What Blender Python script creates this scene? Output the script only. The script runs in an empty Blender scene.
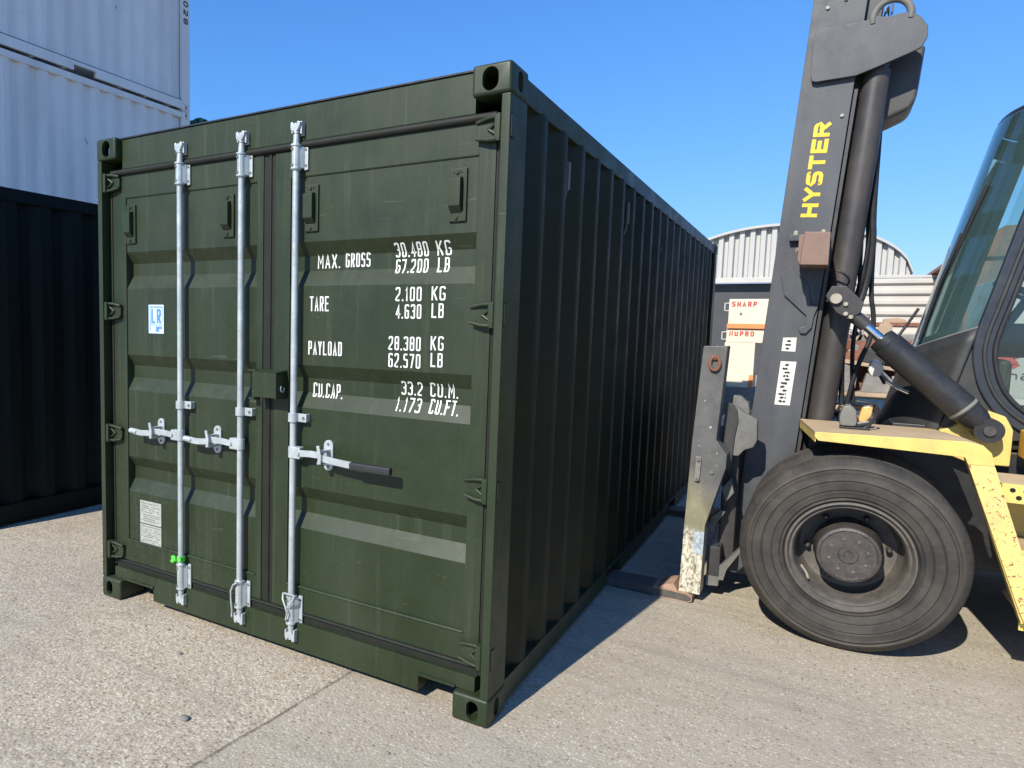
import bpy, bmesh, math, random
from mathutils import Matrix, Vector
random.seed(7)
PI = math.pi
scene = bpy.context.scene
COL = scene.collection

# ------------------------------------------------------------------ camera
cam_d = bpy.data.cameras.new("camera")
cam = bpy.data.objects.new("camera", cam_d)
COL.objects.link(cam)
scene.camera = cam
th = (1.60603766, 0.47946056, -0.40400746)
k = Vector(th); ang = k.length; k.normalize()
K = Matrix(((0, -k.z, k.y), (k.z, 0, -k.x), (-k.y, k.x, 0)))
RC = Matrix.Identity(3) + math.sin(ang) * K + (1 - math.cos(ang)) * (K @ K)   # world -> camera (x right, y down, z forward)
cr = Matrix((RC[0], -RC[1], -RC[2])).transposed()
cam.matrix_world = Matrix.Translation((1.02324822, -2.46486486, 1.59321565)) @ cr.to_4x4()
cam_d.sensor_width = 36.0
cam_d.lens = 691.44365 / 1024 * 36
cam_d.shift_x = 125.707 / 1024
cam_d.shift_y = 6.25 / 1024
cam_d.clip_start = 0.05
cam_d.clip_end = 3000
scene.render.resolution_x = 1024
scene.render.resolution_y = 768

# ------------------------------------------------------------------ light
SUN_EL = math.radians(38.5)
SUN_AZ = math.atan2(-0.165, -1.0)          # direction towards the sun in the ground plane
to_sun = Vector((-0.163 * math.cos(SUN_EL), -0.9866 * math.cos(SUN_EL), math.sin(SUN_EL))).normalized()
w = bpy.data.worlds.new("World"); scene.world = w; w.use_nodes = True
nt = w.node_tree; nt.nodes.clear()
sky = nt.nodes.new("ShaderNodeTexSky"); sky.sky_type = 'NISHITA'; sky.sun_disc = False
sky.sun_elevation = SUN_EL; sky.sun_rotation = math.radians(180 + 9.4)
sky.air_density = 1.0; sky.dust_density = 0.0; sky.ozone_density = 5.0; sky.altitude = 0
bg = nt.nodes.new("ShaderNodeBackground"); bg.inputs[1].default_value = 0.13
out = nt.nodes.new("ShaderNodeOutputWorld")
sp = nt.nodes.new("ShaderNodeSeparateColor"); cb = nt.nodes.new("ShaderNodeCombineColor"); nt.links.new(sky.outputs[0], sp.inputs[0])
for ch, (g_, a_) in enumerate(((0.53, 0.040), (1.08, 0.135), (1.95, 0.180))):      # a clearer, deeper blue air than the model's default
    m1 = nt.nodes.new("ShaderNodeMath"); m1.operation = 'MULTIPLY_ADD'; m1.inputs[1].default_value = a_; m1.inputs[2].default_value = 1.0
    m2 = nt.nodes.new("ShaderNodeMath"); m2.operation = 'DIVIDE'; m3 = nt.nodes.new("ShaderNodeMath"); m3.operation = 'MULTIPLY'; m3.inputs[1].default_value = g_
    nt.links.new(sp.outputs[ch], m1.inputs[0]); nt.links.new(sp.outputs[ch], m3.inputs[0]); nt.links.new(m3.outputs[0], m2.inputs[0]); nt.links.new(m1.outputs[0], m2.inputs[1]); nt.links.new(m2.outputs[0], cb.inputs[ch])
nt.links.new(cb.outputs[0], bg.inputs[0]); nt.links.new(bg.outputs[0], out.inputs[0])
sd = bpy.data.lights.new("sun", 'SUN'); sd.energy = 4.2; sd.angle = math.radians(0.53); sd.color = (1.0, 0.935, 0.83)
sun = bpy.data.objects.new("sun", sd); COL.objects.link(sun)
sun.rotation_euler = to_sun.to_track_quat('Z', 'Y').to_euler()
scene.view_settings.view_transform = 'Standard'
scene.view_settings.look = 'None'
scene.view_settings.exposure = 0.60
scene.view_settings.gamma = 1.0

# ------------------------------------------------------------------ materials
def hexlin(r, g, b):
    f = lambda c: (c / 255 / 12.92) if c / 255 <= 0.04045 else ((c / 255 + 0.055) / 1.055) ** 2.4
    return (f(r), f(g), f(b))

class NT:
    def __init__(s, name):
        s.m = bpy.data.materials.new(name); s.m.use_nodes = True
        s.t = s.m.node_tree; s.b = s.t.nodes["Principled BSDF"]; s.out = s.t.nodes["Material Output"]
        s.co = s.t.nodes.new("ShaderNodeTexCoord").outputs["Object"]
    def n(s, typ, **kw):
        nd = s.t.nodes.new(typ)
        for a, v in kw.items(): setattr(nd, a, v)
        return nd
    def l(s, a, b): s.t.links.new(a, b)
    def noise(s, scale, detail=4, rough=0.55, vec=None, stretch=None, dist=0.0):
        nd = s.n("ShaderNodeTexNoise"); nd.inputs["Scale"].default_value = scale
        nd.inputs["Detail"].default_value = detail; nd.inputs["Roughness"].default_value = rough
        nd.inputs["Distortion"].default_value = dist
        v = vec or s.co
        if stretch:
            mp = s.n("ShaderNodeMapping"); mp.inputs["Scale"].default_value = stretch; s.l(v, mp.inputs[0]); v = mp.outputs[0]
        s.l(v, nd.inputs["Vector"]); return nd.outputs["Fac"]
    def ramp(s, fac, stops):
        r = s.n("ShaderNodeValToRGB"); e = r.color_ramp.elements
        while len(e) < len(stops): e.new(0.5)
        for el, (p, c) in zip(e, stops):
            el.position = p; el.color = (c, c, c, 1) if isinstance(c, (int, float)) else (*c, 1)
        s.l(fac, r.inputs[0]); return r.outputs[0]
    def mix(s, fac, a, b, mode='MIX'):
        x = s.n("ShaderNodeMix", data_type='RGBA', blend_type=mode)
        for sock, v in ((x.inputs[0], fac), (x.inputs[6], a), (x.inputs[7], b)):
            if hasattr(v, 'is_output'): s.l(v, sock)
            elif isinstance(v, (int, float)): sock.default_value = v
            else: sock.default_value = (*v, 1)
        return x.outputs[2]
    def math(s, op, a, b=0.0, c=None):
        x = s.n("ShaderNodeMath", operation=op)
        for i, v in enumerate((a, b) if c is None else (a, b, c)):
            if hasattr(v, 'is_output'): s.l(v, x.inputs[i])
            else: x.inputs[i].default_value = v
        return x.outputs[0]
    def bump(s, h, strength=0.2, dist=0.01):
        b = s.n("ShaderNodeBump"); b.inputs["Strength"].default_value = strength; b.inputs["Distance"].default_value = dist
        s.l(h, b.inputs["Height"]); s.l(b.outputs[0], s.b.inputs["Normal"]); return b
    def col(s, c):
        if hasattr(c, 'is_output'): s.l(c, s.b.inputs["Base Color"])
        else: s.b.inputs["Base Color"].default_value = (*c, 1)

def paint(name, col, rough=0.4, low_dust=None, var=0.12, scale=3.0, dirt=None, dirt_amt=0.25, metal=0.0, bump=0.05, streak=False, chips=None, chip_lo=0.62, spec=0.5, wave=0.0, chip_scale=14.0):
    s = NT(name)
    a = s.noise(scale, 5, 0.6)
    c = s.mix(s.ramp(a, [(0.3, 0), (0.7, 1)]), tuple(x * (1 - var) for x in col), tuple(min(1, x * (1 + var)) for x in col))
    if dirt:
        d = s.noise(scale * 2.3, 7, 0.68, stretch=(1, 1, 0.18) if streak else None)
        f = s.math('MULTIPLY', s.ramp(d, [(0.42, 0), (0.72, 1)]), dirt_amt)
        c = s.mix(f, c, dirt)
        g = s.noise(90, 3, 0.6)
        c = s.mix(s.math('MULTIPLY', s.ramp(g, [(0.55, 0), (0.75, 1)]), dirt_amt * 0.6), c, dirt)
    if low_dust:
        geo = s.n("ShaderNodeNewGeometry"); sx = s.n("ShaderNodeSeparateXYZ"); s.l(geo.outputs["Position"], sx.inputs[0])
        zz = s.math('ADD', sx.outputs[2], s.math('MULTIPLY', s.math('ADD', sx.outputs[0], 2.4), 0.9))
        near = s.ramp(s.math('MULTIPLY', zz, 0.5), [(0.0, 1), (0.75, 0.08)])
        sp_ = s.noise(150, 4, 0.7, geo.outputs["Position"]); cl = s.noise(5, 4, 0.6, geo.outputs["Position"])
        f = s.math('MULTIPLY', s.math('MULTIPLY', s.ramp(sp_, [(0.50, 0), (0.66, 1)]), s.ramp(cl, [(0.35, 0.15), (0.6, 1)])), near)
        c = s.mix(s.math('MULTIPLY', f, 0.6), c, low_dust)
        st_ = s.noise(26, 5, 0.6, geo.outputs["Position"], (1, 1, 0.045))
        c = s.mix(s.math('MULTIPLY', s.ramp(st_, [(0.56, 0), (0.74, 1)]), 0.20), c, low_dust)
        sc = s.noise(60, 3, 0.5, geo.outputs["Position"], (0.12, 1, 1), 1.0)
        c = s.mix(s.math('MULTIPLY', s.ramp(sc, [(0.70, 0), (0.73, 1)]), 0.25), c, low_dust)
    if chips:
        d = s.noise(chip_scale, 6, 0.62, dist=0.6)
        c = s.mix(s.ramp(d, [(chip_lo, 0), (chip_lo + 0.03, 1)]), c, chips)
    s.col(c)
    r = s.noise(scale * 4, 5, 0.6)
    s.l(s.ramp(r, [(0.3, max(0, rough - 0.08)), (0.7, min(1, rough + 0.1))]), s.b.inputs["Roughness"])
    s.b.inputs["Metallic"].default_value = metal
    s.b.inputs["Specular IOR Level"].default_value = spec
    h = s.noise(170, 2, 0.5)
    if wave:
        h2 = s.noise(2.6, 2, 0.4)
        h = s.math('ADD', s.math('MULTIPLY', h, 0.06), s.math('MULTIPLY', h2, wave))
    if bump: s.bump(h, bump, 0.01)
    return s.m

M = {}
M['green'] = paint('olive_green_paint', (0.0135, 0.0245, 0.0068), 0.48, (0.11, 0.11, 0.085), 0.14, 1.3, (0.07, 0.08, 0.055), 0.22, bump=0.14, streak=True, wave=1.5, spec=0.42)
M['grime_shade'] = paint('dark_grime_shade_line', (0.07, 0.07, 0.07), 0.8)
M['green_shaded'] = paint('shaded_olive_green_paint', (0.0105, 0.0150, 0.0075), 0.55, None, 0.14, 1.3, (0.04, 0.045, 0.035), 0.22, bump=0.14, streak=True, wave=1.5, spec=0.20)  # darker, duller copy of the green: shade of the long side put into the paint
M['gasket'] = paint('rubber_gasket', (0.012, 0.014, 0.010), 0.6, None, 0.15, 5, (0.04, 0.045, 0.035), 0.15, spec=0.3)
M['zinc'] = paint('galvanised_steel', (0.47, 0.52, 0.52), 0.40, None, 0.16, 9, (0.28, 0.30, 0.29), 0.4, metal=0.35)
M['grip'] = paint('black_grip', (0.02, 0.021, 0.023), 0.5, None, 0.1, 8)
M['white_ink'] = paint('white_lettering', (0.72, 0.73, 0.70), 0.5, None, 0.06, 10, (0.35, 0.38, 0.33), 0.25)
M['hole'] = paint('dark_cavity', (0.006, 0.007, 0.007), 0.9, None, 0.1, 5)
M['white_cont'] = paint('weathered_white_paint', (0.82, 0.79, 0.735), 0.55, None, 0.05, 0.8, (0.34, 0.33, 0.30), 0.30, streak=True, chips=(0.10, 0.09, 0.09), chip_lo=0.70, chip_scale=4.0, wave=1.0)
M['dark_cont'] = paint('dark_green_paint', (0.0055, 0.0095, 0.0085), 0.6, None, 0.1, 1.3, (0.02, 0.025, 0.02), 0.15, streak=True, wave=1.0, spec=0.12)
M['teal_cont'] = paint('bottle_green_paint', (0.010, 0.12, 0.085), 0.5, None, 0.1, 1.3, (0.05, 0.10, 0.07), 0.15, streak=True)
M['black_ink'] = paint('black_ink', (0.02, 0.02, 0.024), 0.6, None, 0.05, 10)
M['mast'] = paint('dark_grey_mast_paint', (0.050, 0.055, 0.064), 0.5, None, 0.15, 2.5, (0.15, 0.145, 0.13), 0.30, streak=True, chips=(0.22, 0.20, 0.17), chip_lo=0.71, bump=0.05, chip_scale=26)
M['mast_dark'] = paint('greasy_dark_steel', (0.035, 0.034, 0.034), 0.45, None, 0.2, 4, (0.09, 0.08, 0.06), 0.3, streak=True)
M['cyl'] = paint('brownish_cylinder_paint', (0.040, 0.037, 0.035), 0.45, None, 0.15, 4, (0.13, 0.11, 0.09), 0.35, streak=True)
M['yellow'] = paint('yellow_paint', (0.70, 0.53, 0.14), 0.5, None, 0.10, 5, (0.42, 0.30, 0.14), 0.45, chips=(0.30, 0.18, 0.10), chip_lo=0.70, bump=0.15, chip_scale=30)
M['yellow_worn'] = paint('chipped_yellow_paint', (0.70, 0.54, 0.17), 0.55, None, 0.10, 7, (0.50, 0.38, 0.22), 0.4, chips=(0.24, 0.10, 0.07), chip_lo=0.585, bump=0.2, chip_scale=52)
M['fender_top'] = paint('dusty_fender_top', (0.46, 0.335, 0.19), 0.7, None, 0.12, 6, (0.42, 0.36, 0.26), 0.5, bump=0.2)
M['orange_y'] = paint('amber_yellow_paint', (0.68, 0.38, 0.035), 0.45, None, 0.08, 5, (0.4, 0.3, 0.12), 0.2)
M['yellow_ink'] = paint('yellow_lettering', (0.84, 0.54, 0.025), 0.5, None, 0.05, 10, (0.3, 0.25, 0.1), 0.15)
M['tyre'] = paint('worn_tyre_rubber', (0.034, 0.032, 0.029), 0.75, None, 0.12, 3, (0.10, 0.088, 0.070), 0.35, bump=0.12, spec=0.3)
M['rim'] = paint('dusty_grey_rim', (0.085, 0.078, 0.068), 0.6, None, 0.15, 6, (0.20, 0.175, 0.14), 0.5, bump=0.15)
M['hub'] = paint('oily_hub', (0.05, 0.045, 0.042), 0.4, None, 0.2, 12, (0.14, 0.11, 0.09), 0.4, bump=0.3)
M['chrome'] = paint('chrome_rod', (0.75, 0.76, 0.78), 0.15, None, 0.03, 10, metal=1.0, bump=0)
M['black'] = paint('black_paint', (0.018, 0.019, 0.021), 0.4, None, 0.15, 4, (0.08, 0.075, 0.065), 0.25, bump=0.08)
M['cowl'] = paint('black_cowl_plastic', (0.030, 0.031, 0.030), 0.5, None, 0.12, 4, (0.10, 0.095, 0.08), 0.25)
M['pillar'] = paint('cab_pillar_paint', (0.024, 0.030, 0.040), 0.35, None, 0.12, 4, (0.07, 0.075, 0.08), 0.2)
M['brown'] = paint('brown_lamp_housing', (0.20, 0.125, 0.095), 0.6, None, 0.10, 8, (0.27, 0.19, 0.14), 0.3)
M['bolt'] = paint('bright_bolt_head', (0.36, 0.33, 0.26), 0.5, None, 0.15, 20, (0.2, 0.15, 0.1), 0.3)
M['label'] = paint('off_white_label', (0.70, 0.69, 0.62), 0.6, None, 0.05, 20, (0.35, 0.33, 0.27), 0.35)
M['hose'] = paint('black_hose', (0.014, 0.014, 0.015), 0.5, None, 0.1, 8)
M['amber'] = paint('amber_lens', (0.75, 0.42, 0.12), 0.25, None, 0.15, 20, (0.5, 0.35, 0.2), 0.3)
M['grey_plastic'] = paint('faded_grey_plastic', (0.16, 0.16, 0.14), 0.6, None, 0.1, 8, (0.26, 0.25, 0.2), 0.3)
M['castgrey'] = paint('grey_cast_bracket', (0.12, 0.12, 0.112), 0.6, None, 0.12, 8, (0.26, 0.24, 0.2), 0.35, bump=0.2)
M['bare'] = paint('worn_bare_steel', (0.16, 0.155, 0.145), 0.5, None, 0.2, 9, (0.32, 0.28, 0.22), 0.5, chips=(0.40, 0.38, 0.33), chip_lo=0.66, bump=0.25)
M['green_tape'] = paint('bright_green_tape', (0.10, 0.62, 0.06), 0.5, None, 0.1, 30)
M['sticker_blue'] = paint('blue_sticker_ink', (0.10, 0.24, 0.56), 0.4, None, 0.1, 30)
M['sticker_pale'] = paint('pale_blue_sticker', (0.52, 0.66, 0.86), 0.4, None, 0.05, 30)
M['plate_al'] = paint('printed_aluminium_plate', (0.36, 0.37, 0.33), 0.5, None, 0.15, 30, (0.2, 0.21, 0.18), 0.4)
M['shed_white'] = paint('white_cladding', (0.43, 0.43, 0.41), 0.5, None, 0.06, 0.5, (0.40, 0.38, 0.33), 0.25, streak=True)
M['shed_sheet'] = paint('pale_corrugated_sheet', (0.50, 0.48, 0.44), 0.45, None, 0.08, 0.8, (0.42, 0.36, 0.28), 0.35)
M['shed_dark'] = paint('dark_shed_wall', (0.045, 0.048, 0.055), 0.6, None, 0.1, 1.0, (0.09, 0.09, 0.09), 0.2)
M['cream'] = paint('cream_enamel', (0.78, 0.66, 0.50), 0.55, None, 0.04, 3, (0.55, 0.42, 0.28), 0.25)
M['orange'] = paint('orange_band', (0.78, 0.27, 0.09), 0.5, None, 0.06, 5)
M['red_ink'] = paint('red_lettering', (0.48, 0.07, 0.06), 0.5, None, 0.06, 10)
M['brick'] = paint('reddish_brown_wall', (0.20, 0.10, 0.08), 0.8, None, 0.15, 2, (0.12, 0.08, 0.06), 0.3)
M['wood'] = paint('weathered_wood', (0.42, 0.31, 0.20), 0.8, None, 0.2, 5, (0.2, 0.15, 0.1), 0.4)
M['rust'] = paint('rusty_steel', (0.20, 0.075, 0.045), 0.8, None, 0.3, 5, (0.32, 0.18, 0.12), 0.4, bump=0.3)
M['rust_pale'] = paint('pale_rust_and_steel', (0.36, 0.22, 0.145), 0.65, None, 0.25, 14, (0.46, 0.36, 0.26), 0.5, bump=0.35)
M['scrap_grey'] = paint('scrap_grey', (0.22, 0.21, 0.19), 0.7, None, 0.3, 6, (0.1, 0.08, 0.06), 0.4, bump=0.3)
M['scrap_white'] = paint('scrap_white', (0.62, 0.58, 0.52), 0.7, None, 0.1, 6, (0.35, 0.28, 0.2), 0.4)
M['seat'] = paint('black_seat', (0.02, 0.02, 0.02), 0.7, None, 0.1, 6)

def m_shank():
    s = NT('scraped_shank_paint')
    sx = s.n("ShaderNodeSeparateXYZ"); geo = s.n("ShaderNodeNewGeometry"); s.l(geo.outputs["Position"], sx.inputs[0])
    z = sx.outputs[2]; P = geo.outputs["Position"]
    base = s.mix(s.ramp(s.noise(9, 6, 0.6, P), [(0.3, 0), (0.7, 1)]), (0.075, 0.077, 0.078), (0.13, 0.128, 0.12))
    oliv = s.mix(s.ramp(s.noise(16, 6, 0.6, P, (1, 1, 0.3)), [(0.3, 0), (0.7, 1)]), (0.15, 0.14, 0.085), (0.27, 0.25, 0.16))
    wn = s.noise(34, 7, 0.7, P, (1, 1, 0.55), 1.2)
    scr = s.mix(s.ramp(wn, [(0.40, 0), (0.56, 1)]), (0.14, 0.13, 0.10), (0.62, 0.58, 0.45))
    blue = s.math('MULTIPLY', s.math('GREATER_THAN', sx.outputs[0], 0.465), s.math('GREATER_THAN', z, 0.30))
    scr = s.mix(s.math('MULTIPLY', blue, 0.55), scr, (0.30, 0.42, 0.55))
    zz = s.math('ADD', z, s.math('MULTIPLY', s.math('SUBTRACT', s.noise(12, 4, 0.6, P), 0.5), 0.14))
    c = s.mix(s.ramp(zz, [(0.435, 0), (0.455, 1)]), scr, oliv)
    up = s.math('ADD', zz, s.math('MULTIPLY', sx.outputs[0], 0.9))
    c = s.mix(s.ramp(s.math('SUBTRACT', up, 0.6), [(0.42, 0), (0.62, 1)]), c, base)
    fl = s.ramp(s.noise(40, 5, 0.6, P), [(0.66, 0), (0.69, 1)])
    c = s.mix(s.math('MULTIPLY', fl, 0.7), c, (0.62, 0.60, 0.5))
    s.col(c); s.b.inputs["Roughness"].default_value = 0.5
    s.bump(wn, 0.25, 0.01)
    return s.m
M['shank'] = m_shank()
M['bare_dark'] = paint('worn_dark_steel', (0.07, 0.066, 0.06), 0.55, None, 0.25, 9, (0.16, 0.13, 0.10), 0.4, bump=0.2)

def m_glass(name, tint, gloss=0.06, haze=(0.16, 0.30)):
    s = NT(name); s.t.nodes.remove(s.b)
    tr = s.n("ShaderNodeBsdfTransparent"); tr.inputs[0].default_value = (*tint, 1)
    gl = s.n("ShaderNodeBsdfGlossy"); gl.inputs["Roughness"].default_value = gloss; gl.inputs[0].default_value = (0.9, 0.95, 0.95, 1)
    df = s.n("ShaderNodeBsdfDiffuse"); df.inputs[0].default_value = (0.12, 0.22, 0.21, 1)
    fr = s.n("ShaderNodeFresnel"); fr.inputs[0].default_value = 1.5
    m1 = s.n("ShaderNodeMixShader"); m2 = s.n("ShaderNodeMixShader")
    f = s.ramp(s.noise(1.4, 4, 0.6, None, (1, 1, 0.4)), [(0.35, haze[0]), (0.7, haze[1])])
    s.l(f, m1.inputs[0]); s.l(tr.outputs[0], m1.inputs[1]); s.l(df.outputs[0], m1.inputs[2])
    s.l(fr.outputs[0], m2.inputs[0]); s.l(m1.outputs[0], m2.inputs[1]); s.l(gl.outputs[0], m2.inputs[2])
    s.l(m2.outputs[0], s.out.inputs[0]); return s.m
M['glass'] = m_glass('teal_tinted_glass', (0.60, 0.82, 0.80), 0.05, (0.24, 0.38))
M['glass_clear'] = m_glass('dusty_clear_glass', (0.88, 0.92, 0.90), 0.04, (0.02, 0.06))

def m_tyre():
    s = NT('worn_tyre_with_lugs')
    geo = s.n("ShaderNodeNewGeometry"); P = geo.outputs["Position"]; sx = s.n("ShaderNodeSeparateXYZ"); s.l(P, sx.inputs[0])
    dx = s.math('SUBTRACT', sx.outputs[0], 1.222); dz = s.math('SUBTRACT', sx.outputs[2], 0.500)
    rad = s.math('SQRT', s.math('ADD', s.math('MULTIPLY', dx, dx), s.math('MULTIPLY', dz, dz)))
    an = s.math('ARCTAN2', dz, dx)
    lug = s.ramp(s.math('ABSOLUTE', s.math('SINE', s.math('MULTIPLY', an, 29.0))), [(0.05, 1), (0.10, 0)])          # narrow sipes
    msk = s.math('GREATER_THAN', rad, 0.468); lg = s.math('MULTIPLY', lug, msk)
    rings = s.ramp(s.math('SINE', s.math('MULTIPLY', rad, 330.0)), [(0.3, 0), (0.9, 1)])
    side = s.math('MULTIPLY', rings, s.math('MULTIPLY', s.math('GREATER_THAN', rad, 0.300), s.math('LESS_THAN', rad, 0.345)))
    n1 = s.noise(3.5, 5, 0.6, P); n2 = s.noise(45, 5, 0.65, P)
    c = s.mix(s.ramp(n1, [(0.3, 0), (0.7, 1)]), (0.030, 0.029, 0.027), (0.046, 0.043, 0.038))
    dust = s.math('MULTIPLY', s.ramp(s.noise(7, 6, 0.65, P), [(0.40, 0), (0.72, 1)]), 0.42)
    c = s.mix(dust, c, (0.115, 0.100, 0.080))
    ring = s.ramp(s.math('ABSOLUTE', s.math('SUBTRACT', rad, 0.452)), [(0.0, 1), (0.012, 0)])
    c = s.mix(s.math('MULTIPLY', ring, 0.35), c, (0.13, 0.105, 0.08))
    c = s.mix(s.math('MULTIPLY', lg, 0.45), c, (0.014, 0.013, 0.012))
    s.col(c); s.l(s.ramp(n2, [(0.3, 0.62), (0.7, 0.85)]), s.b.inputs["Roughness"]); s.b.inputs["Specular IOR Level"].default_value = 0.35
    h = s.math('ADD', s.math('MULTIPLY', n2, 0.12), s.math('MULTIPLY', side, 0.25)); h = s.math('SUBTRACT', h, s.math('MULTIPLY', lg, 0.4))
    s.bump(h, 0.35, 0.006)
    return s.m
M['tyre_lug'] = m_tyre()

def m_ground():
    s = NT('exposed_aggregate_concrete')
    geo = s.n("ShaderNodeNewGeometry"); P = geo.outputs["Position"]
    sx = s.n("ShaderNodeSeparateXYZ"); s.l(P, sx.inputs[0]); X, Y = sx.outputs[0], sx.outputs[1]
    def voro(scale, feat='F1', rnd=1.0):
        v = s.n("ShaderNodeTexVoronoi", voronoi_dimensions='2D', feature=feat); v.inputs["Scale"].default_value = scale
        v.inputs["Randomness"].default_value = rnd
        nn = s.n("ShaderNodeTexNoise"); nn.inputs["Scale"].default_value = scale * 0.6
        s.l(P, nn.inputs["Vector"])
        ad = s.n("ShaderNodeVectorMath", operation='MULTIPLY_ADD'); s.l(nn.outputs["Color"], ad.inputs[0])
        ad.inputs[1].default_value = (0.6 / scale,) * 3; s.l(P, ad.inputs[2]); s.l(ad.outputs[0], v.inputs["Vector"])
        return v
    v1 = voro(80); v2 = voro(42)
    sep = s.n("ShaderNodeSeparateColor"); s.l(v1.outputs["Color"], sep.inputs[0])
    sep2 = s.n("ShaderNodeSeparateColor"); s.l(v2.outputs["Color"], sep2.inputs[0])
    peb = s.ramp(sep.outputs[0], [(0.0, (0.15, 0.116, 0.080)), (0.16, (0.30, 0.25, 0.178)), (0.55, (0.445, 0.39, 0.292)), (0.85, (0.575, 0.515, 0.405)), (1.0, (0.72, 0.68, 0.575))])
    matrix = s.mix(s.noise(30, 4, 0.6, P), (0.345, 0.295, 0.212), (0.47, 0.41, 0.305))
    edge = s.ramp(v1.outputs["Distance"], [(0.30, 1), (0.55, 0)])
    c = s.mix(s.math('MULTIPLY', edge, 0.85), matrix, peb)
    big = s.math('MULTIPLY', s.math('LESS_THAN', v2.outputs["Distance"], 0.28), s.math('GREATER_THAN', sep2.outputs[0], 0.80))
    bigc = s.ramp(sep2.outputs[1], [(0.0, (0.13, 0.105, 0.085)), (0.4, (0.24, 0.18, 0.13)), (0.7, (0.38, 0.31, 0.24)), (1.0, (0.62, 0.59, 0.54))])
    c = s.mix(s.math('MULTIPLY', big, 0.8), c, bigc)
    # smoother, greyer slab right of the joint
    fine = s.noise(130, 5, 0.7, P)
    g2 = s.mix(s.ramp(fine, [(0.3, 0), (0.7, 1)]), (0.310, 0.270, 0.200), (0.480, 0.428, 0.330))
    g2 = s.mix(s.math('MULTIPLY', s.math('MULTIPLY', s.math('LESS_THAN', v1.outputs["Distance"], 0.36), s.math('GREATER_THAN', sep.outputs[1], 0.45)), 0.75), g2, peb)
    g2 = s.mix(s.math('MULTIPLY', big, 0.65), g2, bigc)
    jw = s.math('MULTIPLY', s.math('SUBTRACT', s.noise(3.0, 3, 0.5, P), 0.5), 0.03)
    jx = s.math('ADD', s.math('ADD', s.math('SUBTRACT', X, s.math('MULTIPLY', Y, 0.089)), 0.722), jw)
    side = s.ramp(s.math('ADD', jx, 0.5), [(0.499, 0), (0.501, 1)])
    c = s.mix(side, c, g2)
    # broad stains, tyre tracks and drift of dust
    st = s.noise(0.9, 6, 0.62, P)
    c = s.mix(s.math('MULTIPLY', s.ramp(st, [(0.40, 0), (0.70, 1)]), 0.35), c, (0.25, 0.215, 0.175))
    st2 = s.noise(3.2, 6, 0.65, P, (0.35, 1.6, 1))
    c = s.mix(s.math('MULTIPLY', s.ramp(st2, [(0.50, 0), (0.75, 1)]), 0.30), c, (0.24, 0.215, 0.19))
    st3 = s.noise(2.0, 5, 0.6, P)
    c = s.mix(s.math('MULTIPLY', s.ramp(st3, [(0.52, 0), (0.72, 1)]), 0.25), c, (0.54, 0.47, 0.385))
    spot = s.noise(9, 4, 0.6, P)
    c = s.mix(s.math('MULTIPLY', s.ramp(spot, [(0.70, 0), (0.74, 1)]), 0.55), c, (0.13, 0.12, 0.11))
    # long scrape and tyre streaks running across the slab, hairline cracks
    rt = s.n("ShaderNodeMapping"); rt.inputs["Rotation"].default_value = (0, 0, math.radians(-38)); rt.inputs["Scale"].default_value = (0.25, 5.0, 1); s.l(P, rt.inputs[0])
    stk = s.noise(1.6, 7, 0.7, rt.outputs[0])
    c = s.mix(s.math('MULTIPLY', s.ramp(stk, [(0.52, 0), (0.66, 1)]), 0.26), c, (0.20, 0.178, 0.150))
    stk2 = s.noise(2.9, 6, 0.7, rt.outputs[0])
    c = s.mix(s.math('MULTIPLY', s.ramp(stk2, [(0.56, 0), (0.70, 1)]), 0.22), c, (0.58, 0.53, 0.45))
    wv = s.n("ShaderNodeTexVoronoi", voronoi_dimensions='2D', feature='DISTANCE_TO_EDGE'); wv.inputs["Scale"].default_value = 0.42
    nn2 = s.n("ShaderNodeTexNoise"); nn2.inputs["Scale"].default_value = 2.5; nn2.inputs["Detail"].default_value = 6; s.l(P, nn2.inputs["Vector"])
    ad2 = s.n("ShaderNodeVectorMath", operation='MULTIPLY_ADD'); s.l(nn2.outputs["Color"], ad2.inputs[0]); ad2.inputs[1].default_value = (0.5, 0.5, 0); s.l(P, ad2.inputs[2]); s.l(ad2.outputs[0], wv.inputs["Vector"])
    crk = s.math('MULTIPLY', s.ramp(wv.outputs["Distance"], [(0.0008, 1), (0.0022, 0)]), s.ramp(s.noise(1.1, 3, 0.5, P), [(0.52, 0), (0.60, 1)]))
    c = s.mix(s.math('MULTIPLY', crk, 0.6), c, (0.11, 0.095, 0.08))
    # joint filled with dirt, broken sand line along it
    ja = s.math('ABSOLUTE', jx)
    jm = s.math('MULTIPLY', s.ramp(ja, [(0.004, 1), (0.011, 0)]), s.ramp(s.noise(14, 4, 0.6, P), [(0.28, 0.25), (0.55, 1)]))
    c = s.mix(s.math('MULTIPLY', jm, 0.8), c, (0.12, 0.10, 0.08))
    # second, cross joint far behind and a row of slabs
    s.col(c); s.b.inputs["Roughness"].default_value = 0.85; s.b.inputs["Specular IOR Level"].default_value = 0.3
    h = s.math('ADD', s.math('MULTIPLY', v1.outputs["Distance"], -0.6), s.math('MULTIPLY', fine, 0.6))
    h = s.math('SUBTRACT', h, s.math('MULTIPLY', jm, 1.5))
    s.bump(h, 0.55, 0.005)
    return s.m
M['ground'] = m_ground()

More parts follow.
